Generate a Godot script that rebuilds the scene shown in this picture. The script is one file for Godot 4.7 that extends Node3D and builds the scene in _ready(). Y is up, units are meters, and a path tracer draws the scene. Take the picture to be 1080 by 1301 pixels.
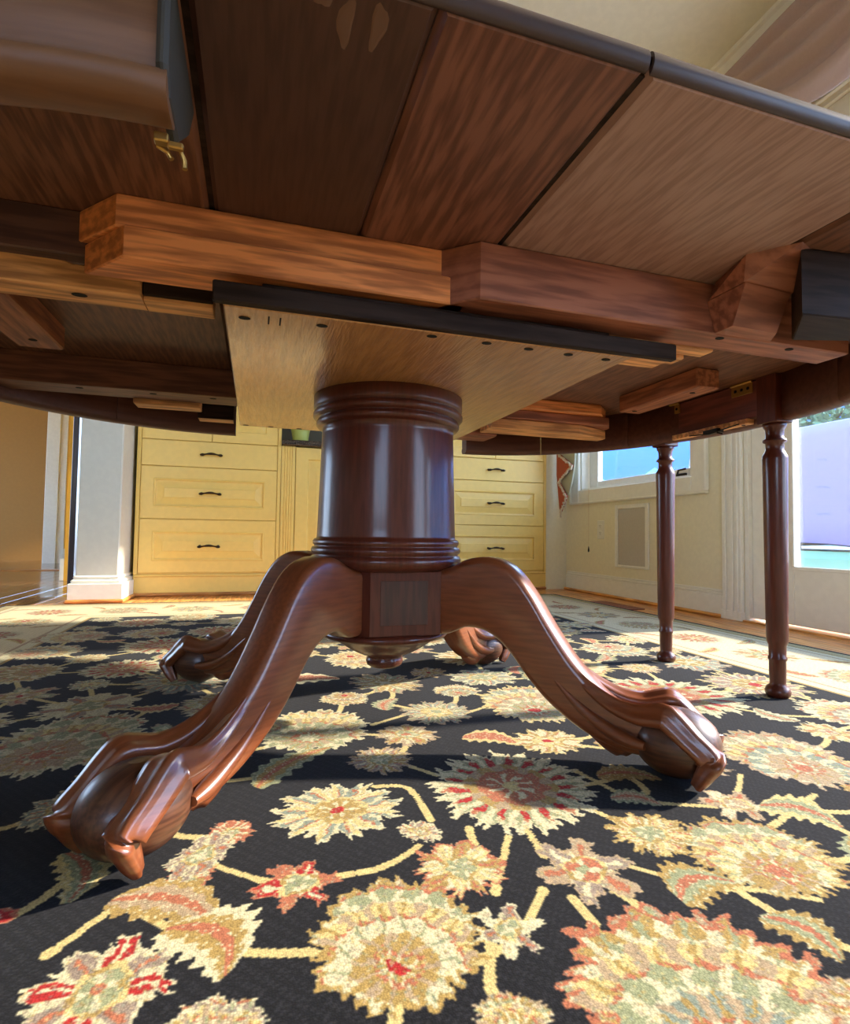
extends Node3D
# World: metres, y up, x to the right along the cabinets, z towards the viewer; the camera stands over the origin.

const PCX := 0.25      # pedestal centre
const PCZ := -1.065
const UNDER := 0.745   # underside of the table top
const TOPY := 0.765
const WALLX := 2.135   # face of the right wall
const CABZ := -3.44    # face of the drawer fronts
const CEIL := 2.63

var used := {}
var rng := RandomNumberGenerator.new()
var grain_tex: Texture2D
var fine_tex: Texture2D
var calm_tex: Texture2D
var pore_tex: Texture2D
var plaster_tex: Texture2D
var M := {}

# ------------------------------------------------------------------ geometry
class MB:
	var st := SurfaceTool.new()
	var gid := 0
	var n := 0
	func _init() -> void:
		st.begin(Mesh.PRIMITIVE_TRIANGLES)
	# a closed shape: triangles as [a, b, c, smooth]; turned outwards by its signed volume
	func emit(tris: Array) -> void:
		var cen := Vector3.ZERO
		for t in tris:
			cen += t[0] + t[1] + t[2]
		cen /= maxf(1.0, tris.size() * 3.0)
		var vol := 0.0
		for t in tris:
			var a: Vector3 = t[0] - cen
			var b: Vector3 = t[1] - cen
			var c: Vector3 = t[2] - cen
			vol += a.dot(b.cross(c))
		gid += 2
		for t in tris:
			st.set_smooth_group(gid if t[3] else -1)
			st.set_uv(Vector2.ZERO)
			if vol >= 0.0:
				st.add_vertex(t[0]); st.add_vertex(t[2]); st.add_vertex(t[1])
			else:
				st.add_vertex(t[0]); st.add_vertex(t[1]); st.add_vertex(t[2])
			n += 1
	func mesh() -> ArrayMesh:
		st.generate_normals()
		return st.commit()

func quad(o: Array, a: Vector3, b: Vector3, c: Vector3, d: Vector3, s: bool) -> void:
	o.append([a, b, c, s]); o.append([a, c, d, s])

# rings of points joined one after another; caps close the ends
func loft(mb: MB, rings: Array, smooth := true, caps := true, round_trip := false) -> void:
	var o := []
	var k: int = rings.size()
	for i in (k if round_trip else k - 1):
		var p: Array = rings[i]
		var q: Array = rings[(i + 1) % k]
		var m: int = p.size()
		for j in m:
			var j2 := (j + 1) % m
			quad(o, p[j], p[j2], q[j2], q[j], smooth)
	if caps and not round_trip:
		for e in 2:
			var r: Array = rings[0] if e == 0 else rings[k - 1]
			var c := Vector3.ZERO
			for v in r: c += v
			c /= r.size()
			for j in r.size():
				var j2 := (j + 1) % r.size()
				if e == 0: o.append([c, r[j2], r[j], false])
				else: o.append([c, r[j], r[j2], false])
	mb.emit(o)

func bx(mb: MB, lo: Vector3, hi: Vector3, b := 0.0015) -> void:
	b = minf(b, minf(hi.x - lo.x, minf(hi.y - lo.y, hi.z - lo.z)) * 0.45)
	var poly := [Vector2(lo.x + b, lo.z), Vector2(hi.x - b, lo.z), Vector2(hi.x, lo.z + b), Vector2(hi.x, hi.z - b), Vector2(hi.x - b, hi.z), Vector2(lo.x + b, hi.z), Vector2(lo.x, hi.z - b), Vector2(lo.x, lo.z + b)]
	if b < 0.0001:
		poly = [Vector2(lo.x, lo.z), Vector2(hi.x, lo.z), Vector2(hi.x, hi.z), Vector2(lo.x, hi.z)]
	prism(mb, poly, lo.y, hi.y, "y", b)

# polygon pushed along an axis, its end edges chamfered by b
func prism(mb: MB, poly: Array, t0: float, t1: float, axis := "y", b := 0.0) -> void:
	var pv := PackedVector2Array(poly)
	var area := 0.0
	for i in pv.size():
		area += pv[i].cross(pv[(i + 1) % pv.size()])
	var sgn := 1.0 if area > 0 else -1.0
	var inner := []
	for i in pv.size():
		var e0 := (pv[i] - pv[i - 1]).normalized()
		var e1 := (pv[(i + 1) % pv.size()] - pv[i]).normalized()
		var n0 := Vector2(-e0.y, e0.x) * sgn
		var n1 := Vector2(-e1.y, e1.x) * sgn
		var mm := (n0 + n1)
		var d := maxf(0.5, 1.0 + n0.dot(n1))
		inner.append(pv[i] + mm / d * b)
	var lay := []
	if b > 0.00005:
		lay = [[inner, t0], [poly, t0 + b], [poly, t1 - b], [inner, t1]]
	else:
		lay = [[poly, t0], [poly, t1]]
	var o := []
	for k in lay.size() - 1:
		var p: Array = lay[k][0]
		var q: Array = lay[k + 1][0]
		for i in p.size():
			var j := (i + 1) % p.size()
			quad(o, ax(p[i], lay[k][1], axis), ax(p[j], lay[k][1], axis), ax(q[j], lay[k + 1][1], axis), ax(q[i], lay[k + 1][1], axis), false)
	var tri := Geometry2D.triangulate_polygon(PackedVector2Array(lay[0][0]))
	var ccw := 1.0
	if tri.size() > 2:
		var pp: Array = lay[0][0]
		ccw = (pp[tri[1]] - pp[tri[0]]).cross(pp[tri[2]] - pp[tri[0]])
	for k in range(0, tri.size(), 3):
		var w: Array = lay[0][0]
		var w2: Array = lay[-1][0]
		var same := (ccw > 0) == (area > 0)
		var i0: int = tri[k]
		var i1: int = tri[k + 1] if same else tri[k + 2]
		var i2: int = tri[k + 2] if same else tri[k + 1]
		o.append([ax(w[i0], lay[0][1], axis), ax(w[i2], lay[0][1], axis), ax(w[i1], lay[0][1], axis), false])
		o.append([ax(w2[i0], lay[-1][1], axis), ax(w2[i1], lay[-1][1], axis), ax(w2[i2], lay[-1][1], axis), false])
	mb.emit(o)

func ax(p: Vector2, t: float, axis: String) -> Vector3:
	if axis == "y": return Vector3(p.x, t, p.y)
	if axis == "z": return Vector3(p.x, p.y, t)
	return Vector3(t, p.y, p.x)     # "x": polygon is (z, y)

func lathe(mb: MB, prof: Array, cx := 0.0, cz := 0.0, seg := 64) -> void:
	var rings := []
	for p in prof:
		var r := []
		for i in seg:
			var a := TAU * i / seg
			r.append(Vector3(cx + p[0] * cos(a), p[1], cz + p[0] * sin(a)))
		rings.append(r)
	loft(mb, rings)

func ball(mb: MB, c: Vector3, r: Vector3, seg := 20) -> void:
	var rings := []
	for i in range(1, seg / 2):
		var t := PI * i / (seg / 2.0)
		var ring := []
		for j in seg:
			var a := TAU * j / seg
			ring.append(c + Vector3(sin(t) * cos(a) * r.x, cos(t) * r.y, sin(t) * sin(a) * r.z))
		rings.append(ring)
	loft(mb, rings)

# tube along points with a radius at each; flat squeezes its section across "side"
func tube(mb: MB, pts: Array, rad: Array, seg := 8, up := Vector3.UP, squash := 1.0) -> void:
	var rings := []
	for i in pts.size():
		var a: Vector3 = pts[maxi(i - 1, 0)]
		var b: Vector3 = pts[mini(i + 1, pts.size() - 1)]
		var d := (b - a).normalized()
		var s := d.cross(up)
		if s.length() < 0.01: s = d.cross(Vector3.RIGHT)
		s = s.normalized()
		var u := s.cross(d).normalized()
		var ring := []
		for j in seg:
			var t := TAU * j / seg
			ring.append(pts[i] + s * cos(t) * rad[i] + u * sin(t) * rad[i] * squash)
		rings.append(ring)
	loft(mb, rings)

# rectangle rings (inset, depth) on a face looking to +z: panelled fronts, frames
func rect_rings(mb: MB, x0: float, x1: float, y0: float, y1: float, steps: Array) -> void:
	var rings := []
	for s in steps:
		var i: float = s[0]
		rings.append([Vector3(x0 + i, y0 + i, s[1]), Vector3(x1 - i, y0 + i, s[1]), Vector3(x1 - i, y1 - i, s[1]), Vector3(x0 + i, y1 - i, s[1])])
	loft(mb, rings, false)

func crom(pts: Array, n: int) -> Array:
	var o := []
	var k: int = pts.size()
	for i in n + 1:
		var t := float(i) / n * (k - 1)
		var j := mini(int(t), k - 2)
		var f := t - j
		o.append(pts[j].cubic_interpolate(pts[j + 1], pts[maxi(j - 1, 0)], pts[mini(j + 2, k - 1)], f))
	return o

func cromf(v: Array, n: int) -> Array:
	var o := []
	var k: int = v.size()
	for i in n + 1:
		var t := float(i) / n * (k - 1)
		var j := mini(int(t), k - 2)
		o.append(cubic_interpolate(v[j], v[j + 1], v[maxi(j - 1, 0)], v[mini(j + 2, k - 1)], t - j))
	return o

# ------------------------------------------------------------------ nodes
func numbered(called: String) -> String:
	if not used.has(called):
		used[called] = 0
		return called
	used[called] += 1
	return "%s_%03d" % [called, used[called]]

func thing(called: String, label: String, category: String, at := Vector3.ZERO, turn := 0.0, group := "") -> Node3D:
	var o := Node3D.new()
	o.name = numbered(called)
	add_child(o)
	o.position = at
	o.rotation.y = turn
	tag(o, label, category, group)
	return o

func tag(o: Node3D, label: String, category: String, group := "", kind := "") -> void:
	if label: o.set_meta("label", label)
	if category: o.set_meta("category", category)
	if group: o.set_meta("group", group)
	if kind: o.set_meta("kind", kind)

func obj(called: String, mb: MB, mat: Material, parent: Node = null, label := "") -> MeshInstance3D:
	return put(called, mb.mesh(), mat, parent, label)

func put(called: String, mesh: Mesh, mat: Material, parent: Node = null, label := "") -> MeshInstance3D:
	var o := MeshInstance3D.new()
	o.mesh = mesh
	o.material_override = mat
	if parent == null:
		o.name = numbered(called)
		add_child(o)
	else:
		o.name = called
		parent.add_child(o, true)
	if label: o.set_meta("label", label)
	return o

func struct(called: String, mb: MB, mat: Material, label := "", category := "", parent: Node = null) -> MeshInstance3D:
	var o := obj(called, mb, mat, parent)
	if parent == null:
		tag(o, label, category, "", "structure")
	return o

func box1(called: String, lo: Vector3, hi: Vector3, mat: Material, parent: Node, b := 0.0015, label := "") -> MeshInstance3D:
	var mb := MB.new()
	bx(mb, lo, hi, b)
	return obj(called, mb, mat, parent, label)

# ------------------------------------------------------------------ materials
func noise_tex(freq: float, oct: int, lo: Color, hi: Color, seed_: int, size := 512, normal := false, p0 := 0.3, p1 := 0.7) -> NoiseTexture2D:
	var f := FastNoiseLite.new()
	f.seed = seed_
	f.frequency = freq
	f.fractal_octaves = oct
	var t := NoiseTexture2D.new()
	t.width = size; t.height = size
	t.seamless = true
	t.noise = f
	if normal:
		t.as_normal_map = true
		t.bump_strength = 6.0
	else:
		var g := Gradient.new()
		g.set_color(0, lo); g.set_color(1, hi)
		g.set_offset(0, p0); g.set_offset(1, p1)
		t.color_ramp = g
	return t

func plain(col: Color, rough := 0.6, metal := 0.0, spec := 0.5) -> StandardMaterial3D:
	var m := StandardMaterial3D.new()
	m.albedo_color = col
	m.roughness = rough
	m.metallic = metal
	m.metallic_specular = spec
	return m

# axis: which way the grain runs, in the mesh's own axes
func wood(col: Color, axis: String, rough := 0.45, coat := 0.0, k := 1.0, off := 0.0, pores := 0.0) -> StandardMaterial3D:
	var m := plain(col, rough)
	m.albedo_texture = grain_tex
	m.uv1_triplanar = true
	m.uv1_triplanar_sharpness = 8.0
	var s := Vector3(5.2, 5.2, 5.2) * k
	if axis == "x": s.x = 0.5 * k
	elif axis == "y": s.y = 0.5 * k
	else: s.z = 0.5 * k
	m.uv1_scale = s
	m.uv1_offset = Vector3(off, off * 1.7, off * 0.6)
	if coat > 0.0:
		m.clearcoat_enabled = true
		m.clearcoat = coat
		m.clearcoat_roughness = 0.16
	if pores > 0.0:
		m.heightmap_enabled = true
		m.heightmap_texture = pore_tex
		m.heightmap_scale = pores
	return m

func textured(col: Color, rough: float, scale := 3.0) -> StandardMaterial3D:
	var m := plain(col, rough)
	m.albedo_texture = plaster_tex
	m.uv1_triplanar = true
	m.uv1_world_triplanar = true
	m.uv1_scale = Vector3.ONE * scale
	return m

func glass() -> StandardMaterial3D:
	var m := plain(Color(0.95, 0.98, 1.0, 0.05), 0.02)
	m.transparency = BaseMaterial3D.TRANSPARENCY_ALPHA
	return m

func make_materials() -> void:
	grain_tex = noise_tex(0.02, 5, Color(0.74, 0.7, 0.68), Color(1, 1, 1), 3, 512, false, 0.28, 0.68)
	calm_tex = noise_tex(0.02, 5, Color(0.86, 0.83, 0.81), Color(1, 1, 1), 4, 512, false, 0.25, 0.7)
	pore_tex = noise_tex(0.045, 4, Color(0, 0, 0), Color(1, 1, 1), 9, 512, false, 0.3, 0.6)
	plaster_tex = noise_tex(0.02, 4, Color(0.985, 0.985, 0.985), Color(1, 1, 1), 5)
	fine_tex = noise_tex(0.12, 3, Color(0.78, 0.78, 0.78), Color(1, 1, 1), 7)
	M.polish_y = wood(Color(0.34, 0.15, 0.095), "y", 0.4, 0.5, 2.0, 0.1)
	M.polish_x = wood(Color(0.48, 0.255, 0.135), "x", 0.36, 0.6, 2.2, 0.3)
	M.polish_y.metallic_specular = 0.35
	M.ball = wood(Color(0.34, 0.2, 0.125), "x", 0.42, 0.25, 2.2, 0.5)
	M.inlay = wood(Color(0.27, 0.11, 0.085), "y", 0.36, 0.5, 1.4, 0.6)
	M.leaf_dark = wood(Color(0.31, 0.195, 0.15), "z", 0.5, 0.0, 2.0, 0.2)
	M.leaf_red = wood(Color(0.5, 0.315, 0.245), "z", 0.46, 0.0, 1.5, 0.7)
	M.leaf_pale = wood(Color(0.62, 0.48, 0.43), "z", 0.45, 0.05, 2.0, 0.45)
	M.leaf_old = wood(Color(0.46, 0.29, 0.2), "z", 0.55, 0.0, 1.8, 0.9)
	M.edge = wood(Color(0.23, 0.14, 0.11), "x", 0.5, 0.1, 1.0, 0.4)
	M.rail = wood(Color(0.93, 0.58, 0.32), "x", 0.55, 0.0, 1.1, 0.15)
	M.rail_red = wood(Color(0.64, 0.39, 0.28), "x", 0.55, 0.0, 0.9, 0.55)
	M.rail_pale = wood(Color(0.93, 0.68, 0.43), "x", 0.6, 0.0, 1.2, 0.33)
	M.rail_z = wood(Color(0.66, 0.4, 0.26), "z", 0.55, 0.0, 1.2, 0.77)
	M.rail_red_z = wood(Color(0.46, 0.22, 0.17), "z", 0.45, 0.2, 0.9, 0.55)
	M.dark = wood(Color(0.2, 0.15, 0.125), "x", 0.6, 0.0, 1.2, 0.25)
	M.dark.metallic_specular = 0.25
	M.plate = wood(Color(0.76, 0.55, 0.33), "z", 0.28, 1.0, 1.6, 0.5, 0.06)
	M.apron = wood(Color(0.38, 0.22, 0.16), "x", 0.5, 0.0, 1.0, 0.8)
	M.apron_face = wood(Color(0.44, 0.29, 0.18), "x", 0.55, 0.0, 1.0, 0.65)
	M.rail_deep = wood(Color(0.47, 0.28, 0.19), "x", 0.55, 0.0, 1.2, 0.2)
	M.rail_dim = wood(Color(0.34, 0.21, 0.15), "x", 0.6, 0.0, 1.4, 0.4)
	M.end_grain = plain(Color(0.2, 0.185, 0.155), 0.7)
	for k in ["polish_x", "polish_y", "apron", "apron_face", "plate", "edge", "leaf_dark", "leaf_pale"]:
		M[k].albedo_texture = calm_tex
	M.hole = plain(Color(0.03, 0.022, 0.018), 0.9)
	M.brass = plain(Color(0.72, 0.56, 0.3), 0.35, 0.9)
	M.iron = plain(Color(0.12, 0.11, 0.1), 0.45, 0.8)
	M.cabinet = textured(Color(0.95, 0.8, 0.42), 0.42, 2.0)
	M.bronze = plain(Color(0.2, 0.15, 0.09), 0.4, 0.7)
	M.wall = textured(Color(0.95, 0.92, 0.8), 0.7, 3.0)
	M.white = textured(Color(0.96, 0.95, 0.9), 0.45, 2.0)
	M.pillar = textured(Color(0.87, 0.86, 0.8), 0.55, 2.0)
	M.ceiling = textured(Color(0.93, 0.91, 0.83), 0.8, 2.0)
	M.ochre = textured(Color(0.95, 0.72, 0.26), 0.7, 2.0)
	M.tan = textured(Color(0.66, 0.47, 0.2), 0.7, 2.0)
	M.oak = wood(Color(0.95, 0.68, 0.36), "z", 0.35, 0.3, 1.0, 0.1)
	M.oak_b = wood(Color(0.92, 0.63, 0.33), "z", 0.35, 0.3, 1.0, 0.6)
	M.oak_x = wood(Color(0.83, 0.57, 0.29), "x", 0.4, 0.2, 1.0, 0.2)
	M.walnut = wood(Color(0.34, 0.24, 0.16), "z", 0.16, 0.8, 1.0, 0.2)
	M.subfloor = plain(Color(0.4, 0.3, 0.2), 0.9)
	M.glass = glass()
	M.grey = textured(Color(0.78, 0.75, 0.7), 0.6, 5.0)
	M.plastic = plain(Color(0.93, 0.92, 0.86), 0.35)
	M.granite = plain(Color(0.42, 0.36, 0.3), 0.25)
	M.granite.albedo_texture = noise_tex(0.09, 3, Color(0.1, 0.09, 0.08), Color(1, 1, 1), 21, 256, false, 0.4, 0.6)
	M.granite.uv1_triplanar = true
	M.granite.uv1_scale = Vector3.ONE * 6.0
	M.splash = plain(Color(0.27, 0.25, 0.18), 0.35)
	M.coral = textured(Color(0.72, 0.36, 0.24), 0.9, 8.0)
	M.lining = textured(Color(0.72, 0.72, 0.62), 0.9, 8.0)
	M.fringe = plain(Color(0.85, 0.78, 0.66), 0.9)
	M.mauve = textured(Color(0.72, 0.63, 0.6), 0.9, 8.0)
	M.lilac = plain(Color(0.4, 0.41, 0.68), 0.7)
	M.teal = plain(Color(0.32, 0.56, 0.53), 0.7)
	M.paving = textured(Color(0.62, 0.6, 0.56), 0.9, 1.0)
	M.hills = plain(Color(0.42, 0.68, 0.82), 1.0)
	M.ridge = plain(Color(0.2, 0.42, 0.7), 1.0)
	M.bark = plain(Color(0.25, 0.19, 0.14), 0.9)
	M.leaves = plain(Color(0.3, 0.42, 0.3), 0.8)
	M.pot = plain(Color(0.78, 0.8, 0.42), 0.3)
	M.fern = plain(Color(0.2, 0.33, 0.12), 0.6)

# ------------------------------------------------------------------ rug
const KNOT := 0.0022
const RX0 := -1.12
const RX1 := 1.8
const RZ0 := -3.05
const RZ1 := 1.15
var rw := 0
var rh := 0
var rug_px: PackedByteArray
var warp := FastNoiseLite.new()
const INK := Color(0.088, 0.084, 0.096)
const CREAM := Color(0.77, 0.73, 0.58)
const GOLD := Color(0.62, 0.51, 0.29)
const YELLOW := Color(0.76, 0.68, 0.45)
const SAGE := Color(0.55, 0.56, 0.42)
const BLUEGREY := Color(0.5, 0.53, 0.47)
const TAUPE := Color(0.55, 0.48, 0.42)
const SALMON := Color(0.65, 0.39, 0.28)
const RED := Color(0.62, 0.15, 0.14)
const PINK := Color(0.64, 0.55, 0.43)

func knot(i: int, j: int, c: Color) -> void:
	if i < 0 or j < 0 or i >= rw or j >= rh: return
	var h := ((i * 73856093) ^ (j * 19349663)) & 0xffff
	h = (h * 40503 + 12345) & 0xffff
	var v := 0.86 + 0.22 * (h / 65535.0)
	var k := (j * rw + i) * 3
	rug_px[k] = clampi(int(c.r * v * 255.0), 0, 255)
	rug_px[k + 1] = clampi(int(c.g * v * 255.0), 0, 255)
	rug_px[k + 2] = clampi(int(c.b * v * 255.0), 0, 255)

func flower(kind: int, x: float, z: float, rx: float, rz: float, seed_: int, turn := 0.0, tint := "") -> void:
	rng.seed = 1000 + seed_
	var pal := [CREAM, YELLOW, SAGE, GOLD, PINK, BLUEGREY, TAUPE]
	var outer: Color = [CREAM, YELLOW, CREAM, PINK][rng.randi() % 4]
	var pet1: Color = pal[rng.randi() % 7]
	var pet2: Color = pal[rng.randi() % 7]
	var inner: Color = [GOLD, YELLOW, PINK, SAGE][rng.randi() % 4]
	var heart: Color = [RED, SALMON, SAGE, CREAM][rng.randi() % 4]
	var n := 9 + rng.randi() % 5
	var deep := 0.2
	if kind == 2:
		n = 6; deep = 0.42; outer = [SALMON, PINK, CREAM][rng.randi() % 3]; pet1 = outer; pet2 = [RED, CREAM, SAGE][rng.randi() % 3]; inner = outer
	elif kind == 3:
		n = 17; deep = 0.13; outer = CREAM; pet1 = SAGE; pet2 = CREAM; inner = SALMON; heart = YELLOW
	elif kind == 4:
		n = 8; deep = 0.25; outer = CREAM; pet1 = TAUPE; pet2 = RED; inner = SAGE; heart = SALMON
	elif kind == 5:
		n = 12; deep = 0.12; outer = SALMON; pet1 = SALMON; pet2 = PINK; inner = SAGE; heart = PINK
	if tint:
		var code := {"C": CREAM, "Y": YELLOW, "G": GOLD, "S": SAGE, "B": BLUEGREY, "T": TAUPE, "P": PINK, "O": SALMON, "R": RED}
		outer = code[tint[0]]; pet1 = code[tint[1]]; pet2 = code[tint[2]]; inner = code[tint[3]]; heart = code[tint[4]]
	var ca := cos(turn)
	var sa := sin(turn)
	var m := maxf(rx, rz) * 1.12
	var i0 := int((x - m - RX0) / KNOT)
	var i1 := int((x + m - RX0) / KNOT)
	var j0 := int((z - m - RZ0) / KNOT)
	var j1 := int((z + m - RZ0) / KNOT)
	for j in range(maxi(j0, 0), mini(j1 + 1, rh)):
		for i in range(maxi(i0, 0), mini(i1 + 1, rw)):
			var dx := RX0 + i * KNOT - x
			var dz := RZ0 + j * KNOT - z
			# a weaver's unsteady hand
			dx += warp.get_noise_2d(i * 1.0, j * 1.0) * 0.007 + warp.get_noise_2d(i * 4.0 + 900.0, j * 4.0) * 0.0018
			dz += warp.get_noise_2d(i * 1.0 + 500.0, j * 1.0) * 0.007 + warp.get_noise_2d(i * 4.0, j * 4.0 + 900.0) * 0.0018
			var u := (dx * ca + dz * sa) / rx
			var v := (-dx * sa + dz * ca) / rz
			var r := sqrt(u * u + v * v)
			if r > 1.12: continue
			var th := atan2(v, u)
			var c: Color
			if kind == 1:   # palmette: tiers of petals that open away from a heart near its foot
				var vv := v - 0.42
				var rr := sqrt(u * u * 0.9 + vv * vv) / 1.4
				var ta := atan2(-vv, u)
				var edge := 1.0 - 0.1 * (0.5 + 0.5 * cos(th * n)) - 0.06 * cos(th * n * 3.3 + 1.0)
				if r > edge: continue
				var tier := rr * 5.6
				var ti := int(tier + 0.3 * absf(sin(ta * (5.0 + int(tier) * 1.5))))
				var pf := absf(sin(ta * (4.0 + ti * 1.5) + ti * 1.1))   # 1 on a petal's axis
				var f := tier + 0.3 * pf - ti
				if rr < 0.085: c = heart
				elif r > edge - 0.08: c = outer
				elif pf < 0.22: c = SAGE if ti % 2 == 0 else GOLD
				elif f < 0.2: c = SALMON if ti % 2 == 1 else CREAM
				elif pf > 0.86: c = CREAM if ti % 2 == 0 else PINK
				elif ti <= 1: c = inner
				elif ti == 2: c = pet1
				elif ti == 3: c = YELLOW
				elif ti == 4: c = pet2
				else: c = pet1 if pf > 0.6 else GOLD
			else:
				var s := 0.5 + 0.5 * cos(th * n)
				var edge := 1.0 - deep * (1.0 - s) - 0.05 * cos(th * n * 3.0) - 0.04 * sin(th * 31.0)
				if r > edge: continue
				var par := int(floor((th + PI) / TAU * n + 0.5)) % 2
				var s2 := 0.5 + 0.5 * cos(th * n * 0.5 + 1.3)
				if r < 0.12: c = heart
				elif r < 0.3 + 0.06 * s2: c = inner if s2 > 0.3 else CREAM
				elif r < 0.4 + 0.05 * s2: c = SALMON if kind == 3 else (YELLOW if s2 > 0.5 else GOLD)
				elif kind == 3 and r < 0.56: c = GOLD if s2 > 0.4 else PINK
				elif r > edge - 0.1: c = outer
				elif kind == 3: c = (RED if r < 0.74 else SALMON) if s < 0.3 and r < 0.86 else (SAGE if s < 0.75 else CREAM)
				elif kind == 5: c = SALMON if s > 0.4 else CREAM
				elif s < 0.14: c = CREAM
				elif s > 0.9 and r < 0.78: c = SALMON if par == 0 else CREAM
				else: c = pet1 if par == 0 else pet2
			# a stray knot of a neighbouring colour here and there
			if rng.randf() < 0.16: c = c.lerp(pal[rng.randi() % 7], 0.7)
			knot(i, j, c)

func stroke(pts: Array, w0: float, w1: float, c: Color, c2 := Color(0, 0, 0, 0)) -> void:
	var path := crom(pts, maxi(8, pts.size() * 14))
	for k in path.size() - 1:
		var a: Vector2 = path[k]
		var b: Vector2 = path[k + 1]
		var steps := maxi(1, int(a.distance_to(b) / KNOT))
		for s in steps:
			var f := (k + float(s) / steps) / (path.size() - 1.0)
			var p := a.lerp(b, float(s) / steps)
			var w := lerpf(w0, w1, f)
			var q := int(ceil(w / KNOT))
			var ci := int((p.x - RX0) / KNOT)
			var cj := int((p.y - RZ0) / KNOT)
			for dj in range(-q, q + 1):
				for di in range(-q, q + 1):
					var d := sqrt(di * di + dj * dj) * KNOT
					if d < w:
						knot(ci + di, cj + dj, c2 if c2.a > 0.0 and d < w * 0.45 else c)

func leaf(x: float, z: float, rx: float, rz: float, seed_: int, turn := 0.0) -> void:
	rng.seed = 400 + seed_
	var col: Color = [YELLOW, CREAM, SAGE, GOLD][rng.randi() % 4]
	var mid: Color = [GOLD, SAGE, PINK, SALMON][rng.randi() % 4]
	var ca := cos(turn)
	var sa := sin(turn)
	var m := maxf(rx, rz)
	for j in range(maxi(int((z - m - RZ0) / KNOT), 0), mini(int((z + m - RZ0) / KNOT), rh)):
		for i in range(maxi(int((x - m - RX0) / KNOT), 0), mini(int((x + m - RX0) / KNOT), rw)):
			var dx := RX0 + i * KNOT - x
			var dz := RZ0 + j * KNOT - z
			var u := (dx * ca + dz * sa) / rx
			var v := (-dx * sa + dz * ca) / rz
			if absf(u) > 1.0: continue
			var bend := 0.35 * (u * u - 0.4)
			var wid := 0.55 * sqrt(1.0 - u * u) * (1.0 - 0.3 * u) * (0.86 + 0.14 * cos(u * 19.0))
			var e := absf(v - bend) / maxf(wid, 0.01)
			if e > 1.0: continue
			var c := col
			if e < 0.18: c = SALMON
			elif e < 0.55: c = mid
			if rng.randf() < 0.1: c = CREAM
			knot(i, j, c)

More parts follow.
